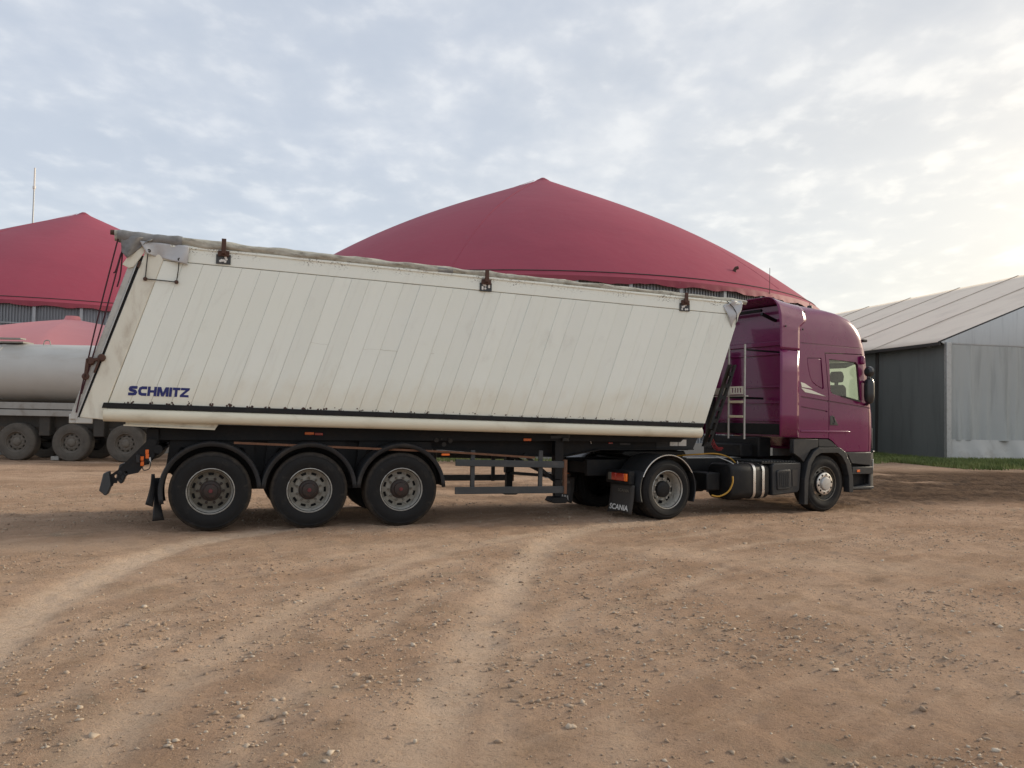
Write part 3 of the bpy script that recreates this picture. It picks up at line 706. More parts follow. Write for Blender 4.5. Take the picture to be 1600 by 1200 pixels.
def trailer_wheel(parent, x, y, flip=False, rot=0, style=0):
    w = empty('wheel', parent, (x, y, .525), (0, rot, math.pi if flip else 0))
    put('tyre', get_tyre(.535, .385), w)
    put('rim', get_rim(('t', 0), .165, 'rim'), w)
    put('wheel_disc', get_disc(('t', style), 'rimdark' if style == 0 else 'rimmid', .165), w)
    put('wheel_nuts', nut_mesh(.152, .019, .032, 'hub' if style == 0 else 'rimdark'), w)['kind'] = 'stuff'
    lathe_part('hub', [(.142, .145), (.138, .10), (.122, .085), (.10, .08), (.092, .050), (.055, .040), (.0, .039)], 'hub', w)
    lathe_part('hub_cap', [(.028, .038), (.024, .031), (0, .030)], 'redcap', w, 14)
    lathe_part('brake_drum', [(.258, .20), (.20, .19), (.0, .19)], 'black', w, 30)
    return w

# ------------------------------------------------------------------ tipper trailer
TR = rad(19.4); TP = (-2.815, 11.704, 0)
tr = thing('tipper_trailer', 'long white plank-sided tipper semi-trailer with a rolled tarpaulin along its top', 'trailer', TP, TR)
LT = -2.88; 
def bod(u, v, y=0.0):        # u along the body rear->front, v bottom->top
    xb, zb = -2.88+u*9.29, 1.70-.13*u; xt, zt = -2.22+u*9.34, 3.82-.21*u
    return Vector((xb+(xt-xb)*v, y, zb+(zt-zb)*v))
body = empty('tipping_body', tr)
# planks of the near side wall
NPL = 36; u_first = .030; VB = .905
us_ = np.linspace(u_first, 1.0, NPL+1)
for i in range(NPL):
    ua, ub = us_[i]+.00013, us_[i+1]-.00013
    p = [bod(ua, 0), bod(ub, 0), bod(ub, VB), bod(ua, VB)]
    bow = random.uniform(-.004, .004)
    MB().prism([(q.x, q.z) for q in p], bow, .045).build('side_plank', 'plank', body, .0014, seg=1)
p = [bod(u_first, -.02), bod(1, -.02), bod(1, .99), bod(u_first, .99)]
MB().prism([(q.x, q.z) for q in p], .030, .055).build('wall_core', 'core', body)
# dark bolts and grime tufts where the planks meet the lower rail
p = [bod(.02, VB+.004), bod(1.0, VB+.004), bod(1.0, 1.0), bod(.02, 1.0)]
MB().prism([(q.x, q.z) for q in p], -.004, .05).build('top_band', 'band', body, .006)
p = [bod(.0, .995), bod(1.0, .995), bod(1.0, 1.012), bod(.0, 1.012)]
MB().prism([(q.x, q.z) for q in p], -.02, .10).build('top_flange', 'band', body, .008)
# rear post and tailgate edge
MB().prism([(-2.935, 1.50), (-2.245, 3.66), (-2.215, 3.83), (-1.945, 3.81), (-2.007, 3.60), (-2.607, 1.70), (-2.66, 1.60)], -.010, .06).build('rear_post', 'post', body, .012)
MB().prism([(-2.965, 1.46), (-2.275, 3.66), (-2.245, 3.66), (-2.935, 1.46)], .012, 2.48).build('gate_seal', 'black', body)
MB().prism([(-3.06, 1.47), (-2.36, 3.74), (-2.285, 3.70), (-2.975, 1.47)], .0, 2.5).build('tailgate', 'gatestrip', body, .012)
MB().prism([(-2.985, 1.47), (-2.30, 3.66), (-2.285, 3.66), (-2.968, 1.47)], -.012, .02).build('gate_trim', 'alu', body)
MB().prism([(-2.50, 3.52), (-2.42, 3.66), (-2.36, 3.82), (-2.22, 3.82), (-2.24, 3.70), (-2.36, 3.50), (-2.42, 3.48)], -.022, -.006).build('torn_patch', 'post', body, .004)
MB().box(-3.06, -2.94, .02, .10, 1.42, 1.54).box(-2.98, -2.78, .0, .06, 1.42, 1.50).build('gate_hinge', 'gatestrip', body, .01)
for xx, zz, rr in ((-2.83, 2.23, .055), (-2.88, 2.03, .045), (-2.70, 2.28, .05)):
    MB().lathe([(0, -.06), (rr*.7, -.06), (rr, -.035), (rr, .03)], 14, o=(xx, 0, zz)).build('gate_latch', 'rustdark', body)
MB().bar((-2.84, -.03, 2.24), (-2.68, -.03, 2.27), .05, .04).bar((-2.86, -.025, 2.26), (-2.88, -.025, 2.0), .07, .04).bar((-2.70, -.02, 2.33), (-2.78, -.02, 2.08), .07, .02).build('latch_arm', 'rustdark', body, .006)
# lower rail and round sill
a, b = bod(.024, 0), bod(.997, 0)
MB().prism([(a.x, a.z), (b.x, b.z), (b.x-.02, b.z-.068), (a.x-.02, a.z-.07)], -.028, .05).build('lower_rail', 'black', body, .006)
mb = MB(); n = 40
sill = [(a.x+.0+(b.x-.04-a.x)*i/n, .035, (a.z-.153)+(b.z-.153-(a.z-.153))*i/n) for i in range(n+1)]
mb.tube(sill, .092, 20).build('round_sill', 'cream', body)
MB().prism([(-2.93, 1.50), (-2.62, 1.70), (-2.62, 1.47)], -.012, .09).build('sill_end', 'post', body, .01)
for i in range(1, NPL):     # lumps of grime on the rail below every joint
    q = bod(us_[i], .0)
    mb = MB(); rg_ = random.Random(i)
    for k in range(rg_.randint(3, 7)):
        x, z, s_ = q.x+rg_.gauss(0, .035), q.z+abs(rg_.gauss(.004, .016)), rg_.uniform(.005, .015)*(1.3 if i < 12 else .8)
        mb.lathe([(0, -s_*.6), (s_, 0), (0, s_*.3)], 6, o=(x, -.006, z))
    mb.build('grime_lump', 'rustdark', body)
# far wall, front wall, floor
p = [bod(0, 0), bod(1, 0), bod(1, .98), bod(0, .98)]
MB().prism([(q.x, q.z) for q in p], 2.44, 2.50).build('far_wall', 'plank', body)
a0, b0 = bod(1, -.05), bod(1, .97)
MB().prism([(a0.x-.06, a0.z), (a0.x+.005, a0.z), (b0.x+.005, b0.z), (b0.x-.06, b0.z)], .056, 2.43).build('front_wall', 'plank', body)
MB().prism([(-2.85, 1.52), (6.36, 1.39), (6.36, 1.46), (-2.85, 1.60)], .13, 2.40).build('floor', 'black', body)
MB().prism([(-2.40, 1.40), (-1.28, 1.36), (-1.22, 1.46), (-2.40, 1.47)], .10, .16).build('floor_edge', 'post', body, .004)
MB().bar((-2.42, .08, 1.405), (-1.28, .08, 1.365), .02, .02).build('floor_trim', 'cream', body)
# leaning front frame with round cut-outs
def front_frame():
    mb = MB()
    for k in range(7):
        z0 = 1.18+k*.20; z1 = z0+.20; f = lambda z: 6.50+(z-1.30)*.36
        mb.prism([(f(z0)-.01, z0), (f(z0)+.035, z0), (f(z1)+.035, z1), (f(z1)-.01, z1)], .10, .16)
        mb.prism([(f(z0)+.09, z0), (f(z0)+.13, z0), (f(z1)+.13, z1), (f(z1)+.09, z1)], .10, .16)
        mb.prism([(f(z0)+.034, z0), (f(z0)+.091, z0), (f(z0+.07)+.091, z0+.07), (f(z0+.07)+.034, z0+.07)], .102, .158)
    return mb
front_frame().build('front_frame', 'black', body)
def stroke(path, w):
    P = [Vector((x, y)) for x, y in path]; L, R_ = [], []
    for i, p in enumerate(P):
        d1 = (p-P[i-1]).normalized() if i else (P[1]-p).normalized(); d2 = (P[i+1]-p).normalized() if i < len(P)-1 else d1
        n1, n2 = Vector((-d1.y, d1.x)), Vector((-d2.y, d2.x)); b_ = (n1+n2).normalized(); k = w/2/max(.5, b_.dot(n1)); L.append(p+b_*k); R_.append(p-b_*k)
    return [[tuple(R_[i]), tuple(R_[i+1]), tuple(L[i+1]), tuple(L[i])] for i in range(len(P)-1)]
GL = {'S': (1.02, stroke([(.98, .855), (.40, .855), (.22, .81), (.165, .69), (.24, .575), (.50, .52), (.76, .455), (.85, .33), (.79, .19), (.60, .145), (.02, .145)], .30)),
      'C': (1.0, stroke([(.98, .85), (.45, .85), (.23, .76), (.155, .5), (.23, .24), (.45, .15), (.98, .15)], .31)),
      'H': (1.02, [[(0, 0), (.31, 0), (.31, 1), (0, 1)], [(.71, 0), (1.02, 0), (1.02, 1), (.71, 1)], [(.31, .37), (.71, .37), (.71, .63), (.31, .63)]]),
      'M': (1.30, [[(0, 0), (.29, 0), (.29, .55), (.51, 0), (.79, 0), (1.01, .55), (1.01, 0), (1.30, 0), (1.30, 1), (.90, 1), (.65, .38), (.40, 1), (0, 1)]]),
      'I': (.31, [[(0, 0), (.31, 0), (.31, 1), (0, 1)]]),
      'T': (.86, [[(.26, 0), (.57, 0), (.57, .73), (.86, .73), (.86, 1), (0, 1), (0, .73), (.26, .73)]]),
      'Z': (1.06, [[(0, 0), (1.04, 0), (.98, .25), (.42, .25), (1.06, .80), (1.06, 1), (.03, 1), (.03, .74), (.58, .74), (0, .22)]])}
mb = MB(); cx = 0
for chx, gap_ in zip('SCHMITZ', (.07, .07, .07, .07, .07, .03, 0)):
    w_, polys = GL[chx]
    for pl_ in polys: mb.add([(cx+x, 0, y) for x, y in pl_], [tuple(range(len(pl_)))])
    cx += w_+gap_
mb.v = [(-2.375+.75*x/cx+.010*z, -.0062, 1.80-.010*x/cx+.125*z) for x, y, z in mb.v]
mb.build('lettering', 'blue', body, smooth=False)
# scrape along the planks
sc_pts = [(-.15, 2.62), (.15, 2.59), (.35, 2.58), (.62, 2.555), (.95, 2.55), (1.3, 2.535), (1.75, 2.53)]
MB().tube([(x, .0012, z+random.uniform(-.008, .008)) for x, z in smooth_line(sc_pts)], .0026, 5).build('scrape_mark', 'scrape', body)
# tarpaulin roll on the top edge
rp = random.Random(3)
pts, rs = [], []
N = 110
for i in range(N+1):
    u = -.035+1.045*i/N; q = bod(u, 1.0)
    z = q.z+.075-.028*u+.006*math.sin(i*.9)+rp.uniform(-.003, .003)
    rad_ = (.066-.030*u)
    ph1, ph2, am = rp.uniform(0, 6), rp.uniform(0, 6), .10+.07*rp.random()
    twist = i*.55
    pts.append((q.x-(.06 if u < 0 else 0), .03+.006*math.sin(i*.37), z))
    rs.append(lambda k, r=rad_, tw=twist, am=am: r*(1+am*math.sin(k*6.283*3+tw)+.05*math.sin(k*6.283*7-tw*2)))
MB().tube(pts, rs, 26).build('rolled_tarpaulin', 'tarp', tr, ang=80)
pts2 = [(bod(u, 1).x-.07, .03, bod(u, 1).z+.075-.02*u) for u in np.linspace(-.030, .055, 14)]
MB().tube(pts2, [lambda k, r=.078+.005*math.sin(i*1.7), i=i: r*(1+.07*math.sin(k*12.56+i*.6)) for i in range(14)], 24).build('tarp_wrap', 'tarpgrey', tr, ang=80)
pts2 = [(bod(u, 1).x, .03, bod(u, 1).z+.063-.02*u) for u in np.linspace(.428, .452, 5)]
MB().tube(pts2, .060, 20).build('tarp_patch', 'tarpgrey', tr)
MB().tube([(-2.66, .03, 3.945), (-2.45, .03, 3.94)], .034, 12).build('roll_pipe', 'rustdark', tr)
# grey flap hanging from the roll end and silver flap over the rear corner
def fl(u, v):
    x = -2.53+u*.40; top = 3.90-.01*u; dr = .30*(1-abs(u-.22)*1.25); dr = max(.05, dr)
    return (x+.06*v*(.3-u), -.05+.03*math.sin(u*9+v*3), top-v*dr)
MB().grid(fl, 14, 8).build('tarp_flap', 'tarpgrey', tr, solid=.006, ang=70)
def f2(u, v):
    x = -2.30+u*.62+v*(.10*(1-u)-.02*u); top = 3.845-.012*u; h = (.165+.095*u); z = top-v*h
    return (x, -.035-.022*math.sin(u*7.5+v*2.2)*(.4+v)-.012*math.sin(u*15+1), z)
fo = MB().grid(f2, 30, 10).build('silver_flap', 'tarpsilver', tr, solid=.005, ang=80)
for x, z in ((-2.18, 3.72), (-1.80, 3.635)): MB().lathe([(.008, -.008), (.024, -.006), (.026, .002)], 12, o=(x, -.062, z)).build('eyelet', 'seamdark', fo)
MB().tube([(-2.19, -.06, 3.70), (-2.205, -.03, 3.52), (-2.215, -.02, 3.35)], .007, 6).tube([(-2.215, -.03, 3.35), (-1.83, -.03, 3.335)], .007, 6).tube([(-1.83, -.02, 3.335), (-1.81, -.05, 3.50), (-1.805, -.06, 3.63)], .007, 6).build('tarp_cord', 'seamdark', tr)
for x, z in ((-2.215, 3.35), (-1.83, 3.335)): MB().lathe([(0, -.05), (.02, -.045), (.028, -.02), (.024, .0)], 12, o=(x, -.005, z)).build('cord_hook', 'rustdark', tr)
MB().bar((-2.31, -.02, 3.50), (-2.285, -.02, 3.58), .025).build('hook_plate', 'rustdark', tr)
for pp in ([(-2.56, -.02, 3.86), (-2.78, -.03, 2.7), (-2.97, -.03, 1.56)], [(-2.50, -.02, 3.74), (-2.70, -.03, 2.75), (-2.92, -.03, 1.80)], [(-2.50, -.02, 3.74), (-2.515, -.02, 3.40), (-2.55, -.02, 3.22)], [(-2.52, -.02, 3.66), (-2.57, -.025, 3.44), (-2.60, -.02, 3.40)]):
    MB().tube(smooth_line(pp), .0095, 6).build('rope', 'rope', tr)
# tarpaulin brackets
for x, z, h in ((-1.245, 3.63, .33), (2.525, 3.515, .31), (5.985, 3.425, .29)):
    bk = MB().box(x-.095, x+.095, -.022, -.004, z-.005, z+.125).build('tarp_bracket', 'guard', tr, .004)
    MB().box(x-.030, x+.030, -.085, -.06, z+.13, z+h+.005).box(x-.075, x+.075, -.05, -.023, z+.10, z+.175).box(x-.03, x+.03, -.0599, -.03, z+.12, z+.20).build('bracket_arm', 'rustdark', bk, .004)
    mb = MB(); r_ = random.Random(int(x*10)+99)
    for k in range(7): mb.lathe([(0, -.003), (.016, -.002), (.018, 0)], 7, o=(x+r_.uniform(-.055, .055), -.0225, z+r_.uniform(.02, .10)))
    mb.build('paint_flake', 'whitepaint', bk)
# grey sheet folded round the front top corner
def fc(u, v):
    x = 6.86+u*.24+.03*math.sin(v*5); return (x-.10*v*v*(1-u)-.17*v*u, -.025-.018*math.sin(u*6+v*5), 3.66-v*(.10+.36*u))
MB().grid(fc, 10, 10).build('corner_sheet', 'tarpsilver', tr, solid=.006, ang=80)
MB().tube(smooth_line([(6.80, -.02, 3.64), (6.93, -.035, 3.52), (6.98, -.04, 3.40), (6.97, -.03, 3.24)]), .008, 6).build('corner_cord', 'seamdark', tr)

# chassis
ch = empty('chassis', tr)
beam = [(-2.1, 1.17), (-2.1, 1.40), (6.72, 1.29), (6.62, 1.10), (4.80, 1.085), (4.15, .965), (3.3, .985), (2.1, 1.08)]
for y in (.72, 1.68): MB().prism(beam, y, y+.10).build('main_beam', 'black', ch, .004)
for y in (.66, 1.62):
    pass
MB().prism([(-2.1, 1.165), (-2.1, 1.185), (2.1, 1.095), (2.1, 1.075)], .64, .715).build('beam_flange', 'black', ch)
MB().prism([(2.1, 1.075), (2.1, 1.095), (3.3, 1.00), (4.15, .985), (4.8, 1.105), (6.6, 1.12), (6.6, 1.10), (4.8, 1.085), (4.15, .965), (3.3, .98)], .64, .715).build('beam_flange', 'black', ch)
for x in (-1.9, -.65, .65, 1.9, 3.0, 4.3, 5.6, 6.4): MB().box(x, x+.10, .82, 1.68, 1.12, 1.28).build('cross_member', 'black', ch)
MB().box(5.0, 6.6, .83, 1.67, 1.085, 1.10).build('king_plate', 'black', ch)
MB().prism([(-2.05, 1.20), (-2.05, 1.43), (6.3, 1.33), (6.2, 1.24), (3.9, 1.24)], .42, .46).build('body_subframe', 'black', ch)
for x in (-1.31, 0, 1.31):
    MB().tube([(x, .30, .525), (x, 2.2, .525)], .075, 14).build('axle', 'black', ch)
    MB().lathe([(.0, 0), (.13, .0), (.155, .06), (.13, .10), (.155, .16), (.13, .22), (0, .22)], 18, 'z', (x-.42, .78, .72)).build('air_bag', 'black', ch)
    MB().prism([(x+.25, 1.12), (x+.50, 1.10), (x+.45, .60), (x+.33, .60)], .68, .86).build('spring_hanger', 'black', ch, .01)
    MB().bar((x+.38, .77, .66), (x-.45, .77, .66), .09, .07).build('trailing_arm', 'black', ch, .01)
for x in (-.655, .655): MB().box(x-.20, x+.20, .60, .66, .50, 1.2).build('dark_gap_sheet', 'black', ch)  # black sheets added so the gaps between the wheels stay dark
MB().tube([(-2.0, .25, 1.08), (-2.0, 2.2, 1.08)], .06, 10).build('rear_tube', 'black', ch)
MB().box(-2.16, -2.0, .35, 2.15, 1.0, 1.36).build('rear_cross', 'black', ch, .01)
MB().bar((-1.03, .02, 1.185), (2.0, .02, 1.075), .028, .03).bar((2.0, .02, 1.075), (3.40, .05, .99), .028, .03).build('tilt_rod', 'rust', ch)
for k, (x, z) in enumerate(((1.80, 1.235), (2.02, 1.225), (1.92, 1.17), (1.88, 1.255), (2.0, 1.258))):
    MB().lathe([(0, -.012), (.035 if k < 3 else .015, -.012), (.035 if k < 3 else .015, .0)], 16, o=(x+.12, .416, z)).build('valve_knob', 'seamdark', ch)
for x, z in ((-.05, 1.315), (3.34, 1.255)): MB().box(x, x+.13, .395, .418, z-.02, z+.02).build('side_reflector', 'orange', ch, .004)
MB().box(.09, .21, .395, .418, 1.29, 1.325).build('side_reflector', 'redlamp', ch, .004)
MB().box(1.90, 2.02, -.01, .03, 1.02, 1.05).build('side_reflector', 'orange', ch, .004)
MB().box(4.98, 5.06, .70, .716, 1.19, 1.215).build('side_reflector', 'redlamp', ch, .003)
MB().box(5.20, 5.40, .712, .717, 1.175, 1.205).build('data_plate', 'guard', ch)
MB().bar((4.62, .70, 1.30), (4.66, .70, 1.19), .02, .01).build('wire_end', 'whitepaint', ch)
for x in (6.16, 6.33): MB().box(x, x+.155, .700, .712, 1.165, 1.275).build('notice_plate', 'whitepaint', ch)
MB().prism([(5.9, 1.10), (5.9, 1.33), (6.72, 1.31), (6.62, 1.10)], .713, .7185).build('beam_patch', 'plastic', ch)
# landing legs
for y, x in ((.45, 3.98), (1.92, 3.66)):
    lg = MB().box(x-.075, x+.075, y, y+.15, .62, 1.38).build('landing_leg', 'black', ch, .008)
    MB().box(x-.055, x+.055, y+.02, y+.13, .34, .615).build('leg_inner', 'black', lg, .005)
    MB().prism([(x-.16, .27), (x-.12, .335), (x+.12, .335), (x+.16, .27), (x+.10, .24), (x-.10, .24)], y-.06, y+.21).build('leg_foot', 'black', lg, .008)
MB().bar((3.4, .55, 1.02), (3.93, .55, .60), .05).bar((3.5, 1.9, 1.0), (3.98, .6, .62), .05).bar((3.66, 1.95, .62), (4.0, .55, .66), .05).build('leg_brace', 'black', ch)
MB().bar((4.02, .40, 1.27), (4.10, .34, 1.27), .08, .06).bar((3.80, .42, 1.30), (4.14, .42, 1.32), .05, .05).build('crank_gear', 'guard', ch, .005)
# side guards
def guard(y0, y1, x0, x1, sgn):
    gp = empty('side_guard', tr)
    for z0, z1 in ((.865, .965), (.445, .550)): MB().prism([(x0, z0), (x0, z1), (x1, z1-.03 if z0 > .6 else z1), (x1, z0-.035 if z0 > .6 else z0-.005)], y0, y1).build('rail', 'guard', gp, .006)
    for x in (x0+.28, x1-.43): MB().box(x-.032, x+.032, y0+sgn*.035, y0+sgn*.085, .44, 1.10).build('post', 'guard', gp, .006)
    MB().box(x1-.055, x1-.005, y0-.012, y0+.06, .43, .96).build('end_post', 'rust', gp, .005)
    return gp
guard(.0, .03, 2.12, 3.93, 1); guard(2.47, 2.50, 2.12, 3.93, -1)
# wheels and mudguards
def mudguard(parent, x, y0, y1, z, R, a0, a1, m_, lip=.035, name='mudguard', n=28):
    mb = MB(); sec = [(R-lip, y0), (R-.004, y0-.004), (R, y0+.012), (R+.006, y0+.05), (R+.006, y1-.05), (R, y1), (R-lip, y1)]
    mb.grid(lambda u, v: (lambda a, s: (x+s[0]*math.cos(a), s[1], z+s[0]*math.sin(a)))(rad(a0+(a1-a0)*u), sec[round(v*(len(sec)-1))]), n, len(sec)-1)
    return mb.build(name, m_, parent, solid=.008, ang=50)
for i, x in enumerate((-1.31, 0, 1.31)):
    trailer_wheel(tr, x, 0, False, .3*i, 0 if i == 0 else 1)
    trailer_wheel(tr, x, 2.5, True, .5*i)
    mudguard(tr, x, -.012, .42, .535, .655, 2, (196, 178, 178)[i], 'plastic', .055)
    MB().prism([(x-.60, .80), (x-.55, 1.22), (x+.55, 1.20), (x+.60, .80), (x+.42, .62), (x-.42, .62)], .50, .53).build('dark_wheel_backing', 'black', tr)  # black sheet added behind each wheel to darken the view underneath
    mudguard(tr, x, 2.08, 2.5, .535, .655, 8, 172, 'black')
    for a in (50, 130):
        MB().bar((x+.66*math.cos(rad(a)), .40, .535+.66*math.sin(rad(a))), (x+.5*math.cos(rad(a)), .72, 1.18), .04, .03).build('mudguard_bracket', 'black', tr)
# torn mud flap behind the rear wheel
MB().grid(lambda u, v: (-2.055+.035*u-.055*v*(1-u)+.01*math.sin(v*4), .03+.05*u+.04*math.sin(v*3), .76-v*(.40+.04*u)), 4, 8).build('mud_flap', 'plastic', tr, solid=.008)
MB().grid(lambda u, v: (-2.02+.02*u+.06*(u-.35)*(abs(v-.45)*1.6+.35)*1.6+.035*v, .12+.10*u+.03*math.sin(v*5), .70-v*.57), 6, 10).build('mud_flap', 'plastic', tr, solid=.008)
# folding rear underrun bumper
bu = empty('rear_bumper', tr)
for y in (.28, 2.16):
    mb = MB()
    arm = [(-2.02, 1.21), (-2.12, 1.22), (-2.49, .80), (-2.60, .72), (-2.56, .575), (-2.36, .735), (-2.24, .76), (-2.16, .87), (-2.05, .98)]
    hol = [(-2.43, .765, .026), (-2.36, .765, .022), (-2.475, .715, .024), (-2.39, .70, .028), (-2.435, .645, .028), (-2.485, .60, .026)]
    base_ = MB().prism(arm, y, y+.03).mesh('bumper_arm')
    cut = MB()
    for hx, hz_, hr_ in hol: cut.lathe([(0, -.1), (hr_, -.1), (hr_, .1), (0, .1)], 16, o=(hx-.03, y+.015, hz_))
    link('bumper_arm', boolean(base_, cut.mesh('c'), 'DIFFERENCE'), 'black', bu)
MB().prism([(-2.66, .50), (-2.70, .53), (-2.655, .76), (-2.59, .785), (-2.555, .60), (-2.60, .475), (-2.63, .465)], .20, .42).build('bumper_beam', 'guard', bu, .012)
MB().prism([(-2.66, .50), (-2.70, .53), (-2.655, .76), (-2.59, .785), (-2.555, .60), (-2.60, .475), (-2.63, .465)], 2.08, 2.30).build('bumper_beam', 'guard', bu, .012)
for x, z in ((-2.195, .955), (-2.190, .885), (-2.135, 1.045), (-2.130, .985)):
    MB().box(x-.022, x+.022, .245, .275, z-.030, z+.030).build('marker_lamp', 'orange', bu, .006)
MB().box(-2.265, -2.22, .22, .276, .90, 1.01).build('lamp_box', 'plastic', bu, .006)
MB().tube(smooth_line([(-2.14, .26, .95), (-2.09, .24, .90), (-2.10, .24, .82), (-2.17, .25, .80), (-2.19, .26, .86)]), .007, 6).build('lamp_wire', 'seamdark', bu)
MB().bar((-2.10, .27, .97), (-2.09, .27, .88), .02).build('wire_clip', 'whitepaint', bu)

# ------------------------------------------------------------------ tractor unit
XR = rad(28.7); XP = (2.563, 13.499, 0)
tk = thing('tractor_truck', 'purple sleeper-cab tractor truck coupled to the white tipper trailer', 'truck', XP, XR)
CW = 2.5; CY = CW/2
XF = [(1.0, 5.14), (1.30, 5.16), (1.9, 5.14), (2.13, 5.07), (2.5, 5.02), (2.95, 4.97), (3.21, 4.925), (3.42, 4.85), (3.58, 4.68), (3.67, 4.45), (3.73, 4.15), (3.765, 3.65), (3.78, 3.25)]
HWZ = [(1.0, 1.235), (1.4, 1.25), (2.0, 1.25), (2.95, 1.24), (3.3, 1.23), (3.5, 1.20), (3.65, 1.15), (3.72, 1.08), (3.765, 1.0), (3.78, .90)]
XBK = 2.97
def cab_loft(ins, z0, z1, xb=XBK):
    zs = sorted(set(list(np.linspace(z0, min(3.0, z1), 9))+[z for z in (3.1, 3.2, 3.3, 3.39, 3.46, 3.52, 3.58, 3.63, 3.67, 3.70, 3.73, 3.75, 3.765, 3.774) if z < z1]+[z1]))
    mb = MB(); rings = []
    for z in zs:
        xf = float(np.interp(z, *zip(*XF)))-ins; hw = float(np.interp(z, *zip(*HWZ)))-ins; x0 = xb+ins
        rc = min(.33+max(0, (z-2.9))*.18, (xf-x0)*.55, .55)
        o = []
        for k in range(9): o.append((x0+(xf-rc-x0)*k/9, CY-hw))
        for k in range(9): a = rad(-90+90*k/8); o.append((xf-rc+rc*math.cos(a), CY-hw+rc+rc*math.sin(a)))
        for k in range(1, 6): o.append((xf+.03*math.sin(math.pi*k/6), CY-hw+rc+(2*hw-2*rc)*k/6))
        for k in range(9): a = rad(90*k/8); o.append((xf-rc+rc*math.cos(a), CY+hw-rc+rc*math.sin(a)))
        for k in range(1, 10): o.append((xf-rc+(x0-xf+rc)*k/9, CY+hw))
        rings.append([(x, y, z) for x, y in o])
    n = len(rings[0])
    for r_ in rings: mb.v += r_
    for i in range(len(rings)-1):
        for k in range(n): mb.f.append((i*n+k, i*n+(k+1) % n, (i+1)*n+(k+1) % n, (i+1)*n+k))
    mb.f.append(tuple(range(n))[::-1]); mb.f.append(tuple((len(rings)-1)*n+k for k in range(n)))
    return mb.mesh('loft')
outer = cab_loft(0, 1.085, 3.78)
inner = cab_loft(.055, 1.48, 3.64)
cab_me = boolean(outer, inner, 'DIFFERENCE')
WIN = [(3.765, 2.80), (4.50, 2.775), (4.56, 2.72), (4.635, 2.04), (4.58, 2.03), (3.86, 2.155), (3.80, 2.20)]
cut = MB()
cut.prism([(2.5, .9), (2.5, 1.345), (3.75, 1.335), (3.84, 1.30), (4.08, 1.13), (4.14, .9)], -.2, 2.7)
cut.prism(WIN, -.3, 2.8)
cut.box(4.78, 5.7, .22, 2.28, 2.06, 2.86)
cab_me = boolean(cab_me, cut.mesh('c'), 'DIFFERENCE')
# pressed lines: recessed locker lid, swages, seams
cut = MB()
cut.prism([(3.19, 2.80), (3.56, 2.81), (3.625, 2.25), (3.58, 2.235), (3.44, 2.28), (3.31, 2.36), (3.24, 2.50), (3.20, 2.66)], -.2, .026)
for (x0, z0, x1, z1, w) in ((3.03, 2.065, 4.90, 1.90, .026), (3.03, 1.885, 3.72, 1.815, .022), (3.02, 3.045, 4.86, 3.03, .022)):
    cut.prism([(x0, z0), (x1, z1), (x1, z1+w), (x0, z0+w)], -.2, .026)
cab_me = boolean(cab_me, cut.mesh('c'), 'DIFFERENCE')
DOOR = [(3.655, 2.905), (4.66, 2.93), (4.74, 2.88), (4.865, 2.0), (4.875, 1.0), (3.765, 1.0), (3.755, 2.1), (3.70, 2.6)]
def grow(poly, e):
    cx = sum(p[0] for p in poly)/len(poly); cz = sum(p[1] for p in poly)/len(poly); out = []
    n = len(poly); ar = sum(poly[i][0]*poly[(i+1) % n][1]-poly[(i+1) % n][0]*poly[i][1] for i in range(n)); sg = 1 if ar > 0 else -1
    for i in range(n):
        p0, p1, p2 = Vector(poly[i-1]), Vector(poly[i]), Vector(poly[(i+1) % n]); e1 = (p1-p0).normalized(); e2 = (p2-p1).normalized()
        n1 = Vector((e1.y, -e1.x))*sg; n2 = Vector((e2.y, -e2.x))*sg; b_ = (n1+n2).normalized(); out.append(tuple(p1+b_*e/max(.3, b_.dot(n1))))
    return out
door_me = boolean(cab_me.copy(), MB().prism(grow(DOOR, -.008), -.3, .42).mesh('c'), 'INTERSECT')
cab_me = boolean(cab_me, MB().prism(grow(DOOR, .008), -.3, .42).mesh('c'), 'DIFFERENCE')
cab = link('cab', cab_me, 'purple', tk, ang=28)
door = link('door', door_me, 'purple', cab, ang=28)
lid = MB().prism(grow([(3.19, 2.80), (3.56, 2.81), (3.625, 2.25), (3.58, 2.235), (3.44, 2.28), (3.31, 2.36), (3.24, 2.50), (3.20, 2.66)], -.016), .014, .045).build('locker_lid', 'purple', cab, .008)
# window panes
MB().prism(grow(WIN, .012), .040, .046).build('side_window', 'glass', cab)
MB().prism(grow(WIN, .012), CW-.046, CW-.040).build('side_window', 'glass', cab)
MB().grid(lambda u, v: (5.045-.09*v+.03*math.sin(math.pi*u), .20+2.10*u, 2.05+.82*v), 12, 4).build('windscreen', 'glass', cab)
MB().prism([(3.80, 2.80), (3.82, 2.82), (4.53, 2.795), (4.59, 2.73), (4.665, 2.03), (4.63, 2.02), (4.56, 2.715), (4.51, 2.765)], .022, .036).build('window_seal', 'seamdark', cab)
MB().prism([(4.10, 2.135), (4.63, 2.045), (4.60, 2.02), (4.08, 2.11)], -.010, .02).build('window_sill', 'seamdark', cab)
# door handle recess and ridge
MB().prism([(3.785, 1.745), (3.87, 1.755), (3.90, 1.72), (4.01, 1.575), (3.785, 1.575)], -.008, .012).build('door_handle', 'mirror', cab, .004)
MB().prism([(3.87, 1.74), (3.89, 1.735), (3.93, 1.60), (3.86, 1.59), (3.86, 1.62), (3.90, 1.63)], -.018, -.0085).build('handle_grip', 'plastic', cab, .003)
MB().prism([(3.02, 1.435), (4.30, 1.435), (4.34, 1.455), (4.30, 1.475), (3.02, 1.475)], -.012, .03).build('lower_ridge', 'purple', cab, .012, seg=3)
